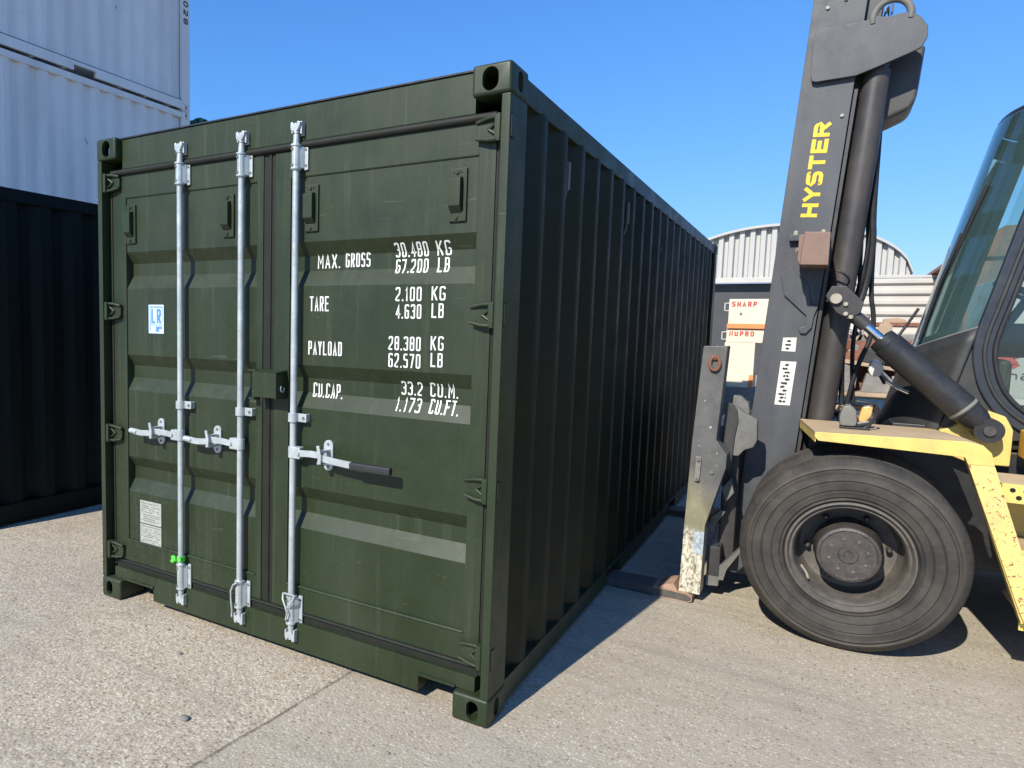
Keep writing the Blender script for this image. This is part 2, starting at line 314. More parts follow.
# ------------------------------------------------------------------ mesh helpers
ORG = {}
class MB:
    def __init__(s): s.bm = bmesh.new()
    def poly(s, pts):
        return s.bm.faces.new([s.bm.verts.new(p) for p in pts])
    def box(s, x0, x1, y0, y1, z0, z1, bev=0.0):
        if x0 > x1: x0, x1 = x1, x0
        v = [s.bm.verts.new(p) for p in ((x0,y0,z0),(x1,y0,z0),(x1,y1,z0),(x0,y1,z0),(x0,y0,z1),(x1,y0,z1),(x1,y1,z1),(x0,y1,z1))]
        fs = [s.bm.faces.new([v[i] for i in q]) for q in ((3,2,1,0),(4,5,6,7),(0,1,5,4),(1,2,6,5),(2,3,7,6),(3,0,4,7))]
        if bev: s.bevel(fs, bev)
        return s
    def bevel(s, fs, b, seg=2):
        es = list({e for f in fs for e in f.edges})
        bmesh.ops.bevel(s.bm, geom=es, offset=b, segments=seg, profile=0.5, affect='EDGES', clamp_overlap=True)
    def prism(s, pts, axis, a0, a1, bev=0.0):
        # pts 2D; axis = extrusion axis. 'y': pts are (x,z); 'x': (y,z); 'z': (x,y)
        def P(p, a):
            return {'y': (p[0], a, p[1]), 'x': (a, p[0], p[1]), 'z': (p[0], p[1], a)}[axis]
        lo = [s.bm.verts.new(P(p, a0)) for p in pts]; hi = [s.bm.verts.new(P(p, a1)) for p in pts]
        n = len(pts)
        fs = [s.bm.faces.new(lo), s.bm.faces.new(hi[::-1])]
        for i in range(n): fs.append(s.bm.faces.new((lo[i], hi[i], hi[(i+1) % n], lo[(i+1) % n])))
        bmesh.ops.recalc_face_normals(s.bm, faces=fs)
        if bev: s.bevel(fs, bev)
        return s
    def cyl(s, p0, p1, r0, r1=None, n=20, caps=True):
        r1 = r0 if r1 is None else r1
        return s.tube([p0, p1], [r0, r1], n, caps)
    def tube(s, pts, r, n=10, caps=True):
        pts = [Vector(p) for p in pts]
        rs = r if isinstance(r, (list, tuple)) else [r] * len(pts)
        rings = []; prev = None
        for i, p in enumerate(pts):
            d = (pts[min(i+1, len(pts)-1)] - pts[max(i-1, 0)]).normalized()
            if prev is None:
                up = Vector((0,0,1)) if abs(d.z) < 0.9 else Vector((1,0,0))
                u = d.cross(up).normalized()
            else:
                u = (prev - d * prev.dot(d)).normalized()
            v = d.cross(u); prev = u
            rings.append([s.bm.verts.new(p + (u * math.cos(2*PI*j/n) + v * math.sin(2*PI*j/n)) * rs[i]) for j in range(n)])
        fs = []
        for a, b in zip(rings, rings[1:]):
            for j in range(n): fs.append(s.bm.faces.new((a[j], a[(j+1) % n], b[(j+1) % n], b[j])))
        if caps: fs.append(s.bm.faces.new(rings[0][::-1])); fs.append(s.bm.faces.new(rings[-1]))
        bmesh.ops.recalc_face_normals(s.bm, faces=fs)
        return s
    def lathe_y(s, prof, cx, cz, n=64):
        # prof: list of (radius, y); revolve about a line parallel to Y through (cx, cz)
        rings = []
        for r, y in prof:
            if r < 1e-5: rings.append([s.bm.verts.new((cx, y, cz))])
            else: rings.append([s.bm.verts.new((cx + r*math.cos(2*PI*j/n), y, cz + r*math.sin(2*PI*j/n))) for j in range(n)])
        fs = []
        for a, b in zip(rings, rings[1:]):
            if len(a) == 1 and len(b) == 1: continue
            for j in range(n):
                k = (j+1) % n
                if len(a) == 1: q = (a[0], b[j], b[k])
                elif len(b) == 1: q = (a[j], a[k], b[0])
                else: q = (a[j], a[k], b[k], b[j])
                fs.append(s.bm.faces.new(q))
        bmesh.ops.recalc_face_normals(s.bm, faces=fs)
        return s
    def rot(s, M4):
        bmesh.ops.transform(s.bm, matrix=M4, verts=s.bm.verts); return s
    def split(s, name, mat, parent, **kw):
        """build every loose piece as an object of its own"""
        s.bm.verts.ensure_lookup_table(); seen = set(); groups = []
        for v in s.bm.verts:
            if v in seen: continue
            st = [v]; seen.add(v); grp = []
            while st:
                a = st.pop(); grp.append(a)
                for e in a.link_edges:
                    b = e.other_vert(a)
                    if b not in seen: seen.add(b); st.append(b)
            groups.append(grp)
        res = []
        for grp in groups:
            m2 = MB(); mp = {v: m2.bm.verts.new(v.co) for v in grp}; fs = {f for v in grp for f in v.link_faces}
            for f in fs: m2.bm.faces.new([mp[v] for v in f.verts])
            res.append(m2.build(name, mat, parent, **kw))
        s.bm.free(); return res
    def build(s, name, mat, parent=None, origin=None, smooth=True, label=None, kind=None, bevel=0.0):
        me = bpy.data.meshes.new(name)
        org = ORG[parent.name] if parent is not None else Vector(origin or (0,0,0))
        bmesh.ops.translate(s.bm, vec=-org, verts=s.bm.verts)
        s.bm.normal_update(); s.bm.to_mesh(me); s.bm.free()
        if smooth:
            me.shade_smooth(); me.set_sharp_from_angle(angle=math.radians(33))
        for m in (mat if isinstance(mat, (list, tuple)) else [mat]): me.materials.append(m)
        o = bpy.data.objects.new(name, me); COL.objects.link(o)
        if parent is not None: o.parent = parent
        else: o.location = org
        ORG[o.name] = org
        if smooth:
            wn = o.modifiers.new("weighted", 'WEIGHTED_NORMAL'); wn.keep_sharp = True
        if bevel:
            b = o.modifiers.new("bevel", 'BEVEL'); b.width = bevel; b.segments = 2; b.limit_method = 'ANGLE'; b.angle_limit = math.radians(40); b.harden_normals = True
        if label: o["label"] = label
        if kind: o["kind"] = kind
        return o

def thing(name, label, cat, loc=(0,0,0), group=None):
    o = bpy.data.objects.new(name, None); COL.objects.link(o); o.location = loc; o.empty_display_size = 0.2
    ORG[o.name] = Vector(loc); o["label"] = label; o["category"] = cat
    if group: o["group"] = group
    return o
def tag(o, label, cat, group=None):
    o["label"] = label; o["category"] = cat
    if group: o["group"] = group
    return o
def bake(o):
    dg = bpy.context.evaluated_depsgraph_get(); dg.update()
    me = bpy.data.meshes.new_from_object(o.evaluated_get(dg)); me.name = o.name
    o.modifiers.clear(); o.data = me
def cut(o, cutters):
    tmp = []
    for mb in cutters:
        c = mb.build("cutter", M['hole'], None, ORG[o.name]); c.location = (0,0,0); c.parent = o.parent
        if o.parent is None: c.location = ORG[o.name]
        m = o.modifiers.new("b", 'BOOLEAN'); m.operation = 'DIFFERENCE'; m.object = c; m.solver = 'EXACT'
        tmp.append(c)
    bake(o)
    for c in tmp:
        me = c.data; bpy.data.objects.remove(c); bpy.data.meshes.remove(me)
    o.data.shade_smooth(); o.data.set_sharp_from_angle(angle=math.radians(33))
    wn = o.modifiers.new("weighted", 'WEIGHTED_NORMAL'); wn.keep_sharp = True

def rpath(pts, r=0.25, closed=False, n=3):
    """round the corners of a 2D polyline"""
    out_ = []; N = len(pts)
    for i, p in enumerate(pts):
        if not closed and i in (0, N-1): out_.append(p); continue
        a = Vector(pts[i-1]); b = Vector(p); c = Vector(pts[(i+1) % N])
        la, lc = (a-b).length, (c-b).length
        rr = min(r, la*0.5, lc*0.5)
        p0 = b + (a-b).normalized()*rr; p1 = b + (c-b).normalized()*rr
        for k_ in range(n+1):
            t = k_/n
            q = p0*(1-t)**2 + b*2*t*(1-t) + p1*t*t
            out_.append((q.x, q.y))
    return out_
# stroke alphabet: unit box 1 x 1; kinds: c closed+rounded, r open+rounded, s sharp
GL = {
'0': [('c', [(0,0),(1,0),(1,1),(0,1)])], 'O': [('c', [(0,0),(1,0),(1,1),(0,1)])],
'1': [('s', [(.25,.8),(.62,1),(.62,0)])],
'2': [('r', [(0,.82),(0,1),(1,1),(1,.56),(0,.16),(0,0),(1,0)])],
'3': [('r', [(0,.86),(0,1),(1,1),(1,.52),(.35,.52)]), ('r', [(.35,.52),(1,.52),(1,0),(0,0),(0,.14)])],
'4': [('s', [(.78,0),(.78,1),(0,.28),(1.08,.28)])],
'5': [('r', [(1,1),(0,1),(0,.58),(1,.58),(1,0),(0,0),(0,.14)])],
'6': [('r', [(1,.88),(1,1),(0,1),(0,0),(1,0),(1,.56),(0,.56)])],
'7': [('s', [(0,1),(1,1),(.38,0)])],
'8': [('c', [(0,0),(1,0),(1,1),(0,1)]), ('s', [(0,.52),(1,.52)])],
'A': [('s', [(0,0),(.5,1),(1,0)]), ('s', [(.2,.3),(.8,.3)])],
'B': [('s', [(0,0),(0,1)]), ('r', [(0,1),(.95,1),(.95,.53),(0,.53)]), ('r', [(0,.53),(1,.53),(1,0),(0,0)])],
'C': [('r', [(1,.80),(1,1),(0,1),(0,0),(1,0),(1,.20)])],
'D': [('s', [(0,0),(0,1)]), ('r', [(0,1),(1,1),(1,0),(0,0)])],
'E': [('s', [(1,1),(0,1),(0,0),(1,0)]), ('s', [(0,.52),(.85,.52)])],
'F': [('s', [(1,1),(0,1),(0,0)]), ('s', [(0,.52),(.85,.52)])],
'G': [('r', [(1,.84),(1,1),(0,1),(0,0),(1,0),(1,.48),(.55,.48)])],
'H': [('s', [(0,0),(0,1)]), ('s', [(1,0),(1,1)]), ('s', [(0,.5),(1,.5)])],
'K': [('s', [(0,0),(0,1)]), ('s', [(1,1),(.05,.42)]), ('s', [(.3,.62),(1,0)])],
'L': [('s', [(0,1),(0,0),(.95,0)])],
'M': [('s', [(0,0),(0,1),(.5,.35),(1,1),(1,0)])],
'N': [('s', [(0,0),(0,1),(1,0),(1,1)])],
'P': [('s', [(0,0),(0,1)]), ('r', [(0,1),(1,1),(1,.46),(0,.46)])],
'R': [('s', [(0,0),(0,1)]), ('r', [(0,1),(1,1),(1,.5),(0,.5)]), ('s', [(.5,.5),(1,0)])],
'S': [('r', [(1,.86),(1,1),(0,1),(0,.52),(1,.52),(1,0),(0,0),(0,.14)])],
'T': [('s', [(.5,0),(.5,1)]), ('s', [(0,1),(1,1)])],
'U': [('r', [(0,1),(0,0),(1,0),(1,1)])],
'X': [('s', [(0,0),(1,1)]), ('s', [(0,1),(1,0)])],
'Y': [('s', [(.5,0),(.5,.45),(0,1)]), ('s', [(.5,.45),(1,1)])],
'a': [('r', [(0,.66),(1,.66),(1,0),(0,0),(0,.36),(1,.36)])],
'h': [('s', [(0,0),(0,1)]), ('r', [(0,.62),(1,.62),(1,0)])],
'm': [('s', [(0,0),(0,.66),(1,.66),(1,0)]), ('s', [(.5,0),(.5,.66)])],
'.': [('s', [(.3,0),(.3,.05)])], ' ': [],
}
def stroke_quads(path, t, closed, ext=0.48):
    P_ = [Vector(p) for p in path]; n = len(P_); L, R_ = [], []
    for i, p in enumerate(P_):
        if closed: a, b = P_[i-1], P_[(i+1) % n]
        else: a, b = (P_[i-1] if i else None), (P_[i+1] if i < n-1 else None)
        d0 = (p-a).normalized() if a is not None else None; d1 = (b-p).normalized() if b is not None else None
        if d0 is None: d0 = d1
        if d1 is None: d1 = d0
        n0 = Vector((-d0.y, d0.x)); n1 = Vector((-d1.y, d1.x)); m = n0 + n1
        if m.length < 1e-4: m = n0
        m.normalize(); k_ = 1/max(0.55, m.dot(n0)); L.append(p + m*t*0.5*k_); R_.append(p - m*t*0.5*k_)
    if not closed:
        d0 = (P_[0]-P_[1]).normalized()*t*ext; d1 = (P_[-1]-P_[-2]).normalized()*t*ext
        L[0] = L[0]+d0; R_[0] = R_[0]+d0; L[-1] = L[-1]+d1; R_[-1] = R_[-1]+d1
    q = []
    rng = range(n) if closed else range(n-1)
    for i in rng:
        j = (i+1) % n; q.append((L[i], R_[i], R_[j], L[j]))
    return q
def text_quads(txt, x0, x1, z0, z1, t, ratio=0.55, slant=0.0):
    """2D quads of a line of text fitted to the box (outer edges of the strokes)"""
    adv = []; W = 0
    for ch in txt:
        wd = {'.': 0.30, ' ': 0.6, '1': 0.62, 'M': 1.15}.get(ch, 1.0); adv.append((ch, W, wd)); W += wd + ratio
    W -= ratio
    s_ = (x1 - x0) / W; out_ = []; H = z1 - z0
    for k_, (ch, o, wd) in enumerate(adv):
        cx0 = x0 + o*s_ + t*0.5; cw = max(wd*s_ - t, 0.0001) if ch != '.' else wd*s_
        if ch == '1': cx0 -= 0.0
        for lift, (kind, pts) in enumerate(GL.get(ch, [])):
            pp = [(cx0 + (px*cw), z0 + t*0.5 + pz*(H-t)) for px, pz in pts]
            if ch == '.': pp = [(cx0, z0 + t*0.48), (cx0, z0 + t*0.6)]
            r_ = min(cw, H)*0.30
            if kind == 'c': pp = rpath(pp, r_, True); qs = stroke_quads(pp, t, True)
            elif kind == 'r': pp = rpath(pp, r_, False); qs = stroke_quads(pp, t, False, 0.0)
            else: qs = stroke_quads(pp, t, False)
            out_.append((lift, qs))
    return out_
def add_text(mb, quads, fn):
    """fn(x, z, lift) -> 3D point"""
    for lift, qs in quads:
        for q in qs:
            try: mb.poly([fn(p[0], p[1], lift) for p in q])
            except ValueError: pass

# ------------------------------------------------------------------ ground
mb = MB(); S = 1200
mb.poly([(-S,-S,0),(S,-S,0),(S,S,0),(-S,S,0)])
g = mb.build("ground", M['ground'], smooth=False); g["kind"] = "structure"

# ------------------------------------------------------------------ shipping containers
L20, W20, H20 = 6.058, 2.438, 2.591
def casting(name, parent, X0, X1, Y0, Y1, Z0, Z1, sx, sy, mat, detail=True, top=False):
    """X1 side is the outer one if sx>0; Y0 end is the outer one if sy<0"""
    mb = MB(); mb.box(X0, X1, Y0, Y1, Z0, Z1, 0.014)
    o = mb.build(name, mat, parent)
    zc = (Z0+Z1)/2
    cs = []
    fw, fh = (0.033, 0.044) if top else (0.026, 0.040)
    oy = Y0 if sy < 0 else Y1
    cx = (X0+X1)/2 + (0.012*sx if not top else -0.004*sx)
    def stad(c, a, b, n=10):
        h = b - a; pts = []
        for i in range(n+1): th = PI*i/n; pts.append((c[0] + a*math.cos(th), c[1] + h + a*math.sin(th)))
        for i in range(n+1): th = PI + PI*i/n; pts.append((c[0] + a*math.cos(th), c[1] - h + a*math.sin(th)))
        return pts
    d = 0.06
    c1 = MB(); c1.prism(stad((cx, zc), fw, fh), 'y', oy - 0.01*(-sy) - (0 if sy < 0 else 0) , oy + (d if sy < 0 else -d)) if False else c1.prism(stad((cx, zc), fw, fh), 'y', min(oy + 0.02*sy, oy - d*sy), max(oy + 0.02*sy, oy - d*sy))
    cs.append(c1)
    ox = X1 if sx > 0 else X0
    cy = (Y0+Y1)/2
    if detail:
        c2 = MB(); c2.prism(stad((cy, zc), 0.024, 0.038), 'x', min(ox + 0.02*sx, ox - d*sx), max(ox + 0.02*sx, ox - d*sx)); cs.append(c2)
        c3 = MB(); c3.box(X0+0.022, X1-0.022, Y0+0.022, Y1-0.022, Z0+0.02, Z1-0.02); cs.append(c3)
    else:
        c2 = MB(); c2.prism(stad((cy, zc), 0.026, 0.040), 'x', min(ox + 0.02*sx, ox - d*sx), max(ox + 0.02*sx, ox - d*sx)); cs.append(c2)
    cut(o, cs)
    return o

def side_wall(xo, sgn, y0, z0, z1, yend, D=0.036):
    """corrugated side: xo outer face plane of the crest, sgn=+1 outer side is +X"""
    mb = MB(); prof = [(0.178, D)]
    yc = 0.40
    while yc < yend - 0.25:
        prof += [(yc-0.106, D), (yc-0.036, 0), (yc+0.034, 0), (yc+0.104, D)]; yc += 0.2755
    prof += [(yend-0.17, D)]
    for (a, da), (b, db) in zip(prof, prof[1:]):
        if b - a < 1e-4: continue
        q = [(xo - sgn*da, y0+a, z0), (xo - sgn*db, y0+b, z0), (xo - sgn*db, y0+b, z1), (xo - sgn*da, y0+a, z1)]
        q2 = [(x - sgn*0.004, y, z) for x, y, z in q]
        if sgn < 0: q = q[::-1]
        else: q2 = q2[::-1]
        mb.poly(q); mb.poly(q2)
    bmesh.ops.remove_doubles(mb.bm, verts=mb.bm.verts, dist=1e-5)
    return mb
def end_wall(x0, x1, yo, sgn, z0, z1):
    D = 0.045; mb = MB(); prof = [(x0, D)]; xc = x0 + 0.2
    while xc < x1 - 0.15:
        prof += [(xc-0.106, D), (xc-0.036, 0), (xc+0.034, 0), (xc+0.104, D)]; xc += 0.27
    prof += [(x1, D)]
    for (a, da), (b, db) in zip(prof, prof[1:]):
        mb.poly([(a, yo - sgn*da, z0), (b, yo - sgn*db, z0), (b, yo - sgn*db, z1), (a, yo - sgn*da, z1)])
    bmesh.ops.remove_doubles(mb.bm, verts=mb.bm.verts, dist=1e-5)
    return mb

def rail_with_pockets(mb, xa, xb, y0, z0, top):
    """bottom side rail of a 20 ft container with two fork pockets; z0 is the container's base"""
    zs = (z0 + 0.030, z0 + 0.112, top)
    cuts = [0.178] + [c for p in (3.029-1.025, 3.029+1.025) for c in (p-0.18, p+0.18)] + [L20-0.178]
    mb.box(xa, xb, y0+0.178, y0+L20-0.178, zs[1], zs[2])
    for i in range(0, len(cuts), 2): mb.box(xa, xb, y0+cuts[i], y0+cuts[i+1], zs[0], zs[1]-0.0005)

def container_shell(t, X1, Y0, Z0, mt, doors=False, detail=False):
    """X1 = outer +X face, Y0 = outer front, Z0 = base"""
    X0 = X1 - W20; Y1 = Y0 + L20; Z1 = Z0 + H20
    for sx in (1, -1):
        xa, xb = (X1-0.162, X1) if sx > 0 else (X0, X0+0.162)
        for sy in (-1, 1):
            ya, yb = (Y0, Y0+0.178) if sy < 0 else (Y1-0.178, Y1)
            casting('corner_casting', t, xa, xb, ya, yb, Z0, Z0+0.118, sx, sy, mt, detail and sy < 0)
            casting('corner_casting', t, xa, xb, ya, yb, Z1-0.118, Z1, sx, sy, mt, detail and sy < 0, True)
            f = lambda px, py: ((X1 - px) if sx > 0 else (X0 + px), (Y0 + py) if sy < 0 else (Y1 - py))
            pr = [(0.003, 0.178), (0.003, 0.004), (0.039, 0.004), (0.039, 0.135), (0.075, 0.135), (0.075, 0.178)] if (sy < 0 and detail) else [(0.003, 0.175), (0.003, 0.004), (0.15, 0.004), (0.15, 0.06), (0.06, 0.175)]
            MB().prism([f(*p) for p in pr], 'z', Z0+0.1185, Z1-0.1185, 0.004).build('corner_post', mt, t)
            if detail: pass
        # rails and wall
        xo = X1 if sx > 0 else X0
        side_wall(xo - sx*(0.009 if detail else 0.024), sx, Y0, Z0+0.118, Z1-0.100, L20, 0.036 if detail else 0.050).build('side_panel', M['green_shaded'] if detail else mt, t)
        mb = MB(); xa, xb = sorted((xo - sx*0.012, xo - sx*0.072))
        mb.box(xa, xb, Y0+0.178, Y1-0.178, Z1-0.108, Z1-0.014, 0.004); mb.build('top_rail', mt, t)
        mb = MB(); xa, xb = sorted((xo - sx*0.006, xo - sx*0.056)); rail_with_pockets(mb, xa, xb, Y0, Z0, Z0+(0.128 if detail else 0.165))
        mb.build('bottom_rail', mt, t)
        if mt is M['white_cont']: MB().box(xo - sx*0.010, xo - sx*0.022, Y0+0.178, Y1-0.178, Z0+0.1655, Z0+0.178).build('rail_dirt_shade', M['grime_shade'], t)  # dark strip painting in the shade and dirt on the rail's top ledge
    MB().box(X0+0.06, X1-0.06, Y0+0.14, Y1-0.06, Z1-0.055, Z1-0.035).build('roof', mt, t)
    mb = MB(); mb.box(X0+0.06, X1-0.06, Y0+0.14, Y1-0.06, Z0+0.125, Z0+0.150)
    for py in (3.029-1.025, 3.029+1.025):       # cross members leave the fork pockets free
        pass
    for kx in range(12):
        yy = Y0 + 0.42 + kx*0.475
        if min(abs(yy-Y0-2.004), abs(yy-Y0-4.054)) < 0.24: continue
        mb.box(X0+0.06, X1-0.06, yy-0.02, yy+0.02, Z0+0.02, Z0+0.124)
    mb.build('floor', M['hole'] if detail else mt, t)
    # far end
    end_wall(X0+0.15, X1-0.15, Y1-0.02, 1, Z0+0.12, Z1-0.10).build('end_panel', mt, t)
    mb = MB(); mb.box(X0+0.1625, X1-0.1625, Y1-0.10, Y1-0.012, Z1-0.105, Z1-0.02); mb.build('end_rail', mt, t); mb = MB(); mb.box(X0+0.1625, X1-0.1625, Y1-0.10, Y1-0.012, Z0+0.02, Z0+0.13)
    mb.build('end_rail', mt, t)
    if not doors:
        end_wall(X0+0.15, X1-0.15, Y0+0.02, -1, Z0+0.12, Z1-0.10).build('end_panel', mt, t)
        mb = MB(); mb.box(X0+0.1625, X1-0.1625, Y0+0.012, Y0+0.10, Z1-0.105, Z1-0.02); mb.build('end_rail', mt, t); mb = MB(); mb.box(X0+0.1625, X1-0.1625, Y0+0.012, Y0+0.10, Z0+0.02, Z0+0.13)
        mb.build('end_rail', mt, t)

# ---- the main container
G = M['green']
main = thing('shipping_container', 'dark olive green shipping container with closed double doors and white weight lettering', 'shipping container', (-1.219, 3.03, 0))
container_shell(main, 0.0, 0.0, 0.0, G, doors=True, detail=True)
# side ventilation hoods under the top rail
for yv, zv in ((0.790, 2.31), (1.985, 2.32), (3.110, 2.33), (4.200, 2.33), (5.300, 2.33)):
    mb = MB(); mb.prism([(yv-0.012, zv+0.075), (yv+0.014, zv+0.075), (yv+0.014, zv-0.045), (yv-0.012, zv-0.060)], 'x', -0.044, -0.020, 0.002)
    mb.tube([(-0.032, yv+0.0, zv-0.05), (-0.030, yv-0.030, zv-0.095), (-0.034, yv-0.045, zv-0.12)], 0.005, 8)
    mb.build('lashing_fitting', M['castgrey'], main)
# header and sill
mb = MB(); mb.box(-2.2755, -0.1625, 0.045, 0.13, 2.425, 2.583, 0.004); mb.build('door_header', G, main)
MB().box(-2.2755, -0.1625, 0.038, 0.16, 2.5835, 2.590).build('header_cap', M['black'], main)
mb = MB(); mb.prism([(-2.362, 0.182), (-0.076, 0.182), (-0.076, 0.119), (-0.340, 0.119), (-0.340, 0.045), (-2.03, 0.045), (-2.03, 0.119), (-2.362, 0.119)], 'y', 0.034, 0.115, 0.003)
mb.build('door_sill', G, main)
mb = MB()
for a, b in ((-0.345, -0.163), (-2.275, -2.025)): mb.box(a, b, 0.026, 0.034, 0.119, 0.131)
for a in (-0.345, -2.031): mb.box(a, a+0.006, 0.0345, 0.40, 0.046, 0.118)
mb.split('pocket_trim', G, main)

CC = (1.880, 1.317, 0.742)
def prof_y(z):
    base, dep = 0.057, 0.037
    for c in CC:
        a, b, d, e = c+0.097, c+0.036, c-0.032, c-0.102
        if e <= z <= a:
            if z > b: return base + dep*(a-z)/(a-b)
            if z < d: return base + dep*(z-e)/(d-e)
            return base + dep
    return base
BRK = sorted([c+o for c in CC for o in (0.097, 0.036, -0.032, -0.102)])

def make_door(name, x0, x1, px0, px1, lab):
    """flat frame with a recessed pressed sheet; x0..x1 whole leaf, px0..px1 sheet"""
    zt, zb, pt, pb = 2.392, 0.232, 2.272, 0.350
    mb = MB()
    mb.box(x0, px0, 0.050, 0.105, zb, zt, 0.004); mb.box(px1, x1, 0.050, 0.105, zb, zt, 0.004)
    mb.box(px0-0.002, px1+0.002, 0.0505, 0.105, pt, zt-0.001); mb.box(px0-0.002, px1+0.002, 0.0505, 0.105, zb+0.001, pb)
    zs = [pb-0.002] + BRK + [pt+0.002]
    n = 6
    for a, b in zip(zs, zs[1:]):
        ya, yb = prof_y(a + 1e-6), prof_y(b - 1e-6)
        mb.poly([(px0-0.001, ya, a), (px1+0.001, ya, a), (px1+0.001, yb, b), (px0-0.001, yb, b)])
    o = mb.build(name, G, main, label=lab)
    # weld beads at the top and bottom edge of the sheet
    mb = MB(); mb.tube([(px0, 0.055, pt-0.001), (px1, 0.055, pt-0.001)], 0.0035, 6); mb.tube([(px0, 0.053, pb+0.002), (px1, 0.053, pb+0.002)], 0.0075, 8)
    mb.split('weld_bead', G, o)
    return o
dR = make_door('container_door', -1.180, -0.072, -1.085, -0.145, 'right door with white weight lettering')
dL = make_door('container_door', -2.366, -1.252, -2.256, -1.292, 'left door with sticker and data plate')
# gaskets
mb = MB()
mb.tube([(-2.365, 0.048, 2.408), (-0.07, 0.048, 2.408)], 0.0165, 16)
mb.box(-2.366, -0.072, 0.052, 0.10, 2.3925, 2.4245)
mb.box(-2.366, -0.072, 0.054, 0.10, 0.1825, 0.2315); mb.tube([(-2.365, 0.050, 0.222), (-0.07, 0.050, 0.222)], 0.008, 8)
mb.box(-1.2515, -1.1805, 0.056, 0.10, 0.232, 2.392)
mb.tube([(-1.208, 0.055, 0.235), (-1.208, 0.055, 2.39)], 0.007, 8)
mb.box(-2.382, -2.3665, 0.056, 0.10, 0.185, 2.42); mb.tube([(-2.374, 0.052, 0.19), (-2.374, 0.052, 2.415)], 0.007, 8)
mb.box(-0.0715, -0.050, 0.056, 0.10, 0.185, 2.42); mb.tube([(-0.056, 0.050, 0.19), (-0.056, 0.050, 2.415)], 0.007, 8)
mb.build('door_gasket', M['gasket'], main)

# hinges
def hinge(door, sx, z):
    mx = lambda x: x if sx > 0 else -2.438 - x
    mb = MB()
    a = [(mx(-0.150), z-0.034), (mx(-0.150), z+0.034), (mx(-0.045), z+0.046), (mx(-0.045), z-0.046)]
    mb.prism(a, 'y', 0.034, 0.0495, 0.003)
    for s_ in (1, -1):
        mb.tube([(mx(-0.150), 0.032, z+s_*0.030), (mx(-0.10), 0.024, z+s_*0.040), (mx(-0.044), 0.020, z+s_*0.043)], 0.0075, 8)
        mb.tube([(mx(-0.100), 0.031, z), (mx(-0.048), 0.027, z+s_*0.034)], 0.006, 8)
    mb.build('hinge_blade', G, door)
    mb = MB(); mb.cyl((mx(-0.052), 0.020, z-0.050), (mx(-0.052), 0.020, z+0.050), 0.014, n=18)
    xa, xb = sorted((mx(-0.066), mx(-0.0435))); 
    mb.box(xa, xb, 0.006, 0.05, z-0.046, z+0.046, 0.003); 
    mb.box(*sorted((mx(-0.040), mx(0.0005))), 0.016, 0.056, z-0.040, z+0.040, 0.002)
    mb.build('hinge_lug', G, door)
    if sx > 0: MB().box(-0.0042, -0.0022, 0.012, 0.032, z-0.046, z+0.046).build('hinge_slot', M['hole'], door)
for z in (2.355, 1.653, 0.963, 0.283):
    hinge(dR, 1, z); hinge(dL, -1, z)

# small vents with hoods
def vent(door, xc, zc=2.125):
    mb = MB(); mb.box(xc-0.038, xc+0.038, 0.046, 0.0575, zc-0.104, zc+0.104, 0.004)
    v = mb.build('vent', G, door)
    return v
def vent_hood(door, xc, zc=2.125):
    mb = MB(); mb.prism([(0.047, zc+0.070), (0.020, zc+0.062), (0.020, zc-0.045), (0.047, zc-0.072)], 'x', xc-0.030, xc+0.022, 0.003)
    for s_ in (-1, 1): mb.cyl((xc-0.004, 0.047, zc+s_*0.088), (xc-0.004, 0.040, zc+s_*0.088), 0.008, n=10)
    for q in (-0.018, 0.012): mb.cyl((xc+q, 0.047, zc+0.090), (xc+q, 0.043, zc+0.090), 0.005, n=8)
    mb.build('vent_hood', G, door)
for d_, xc in ((dR, -0.229), (dR, -0.962), (dL, -1.480), (dL, -2.212)):
    vent(d_, xc); vent_hood(d_, xc)

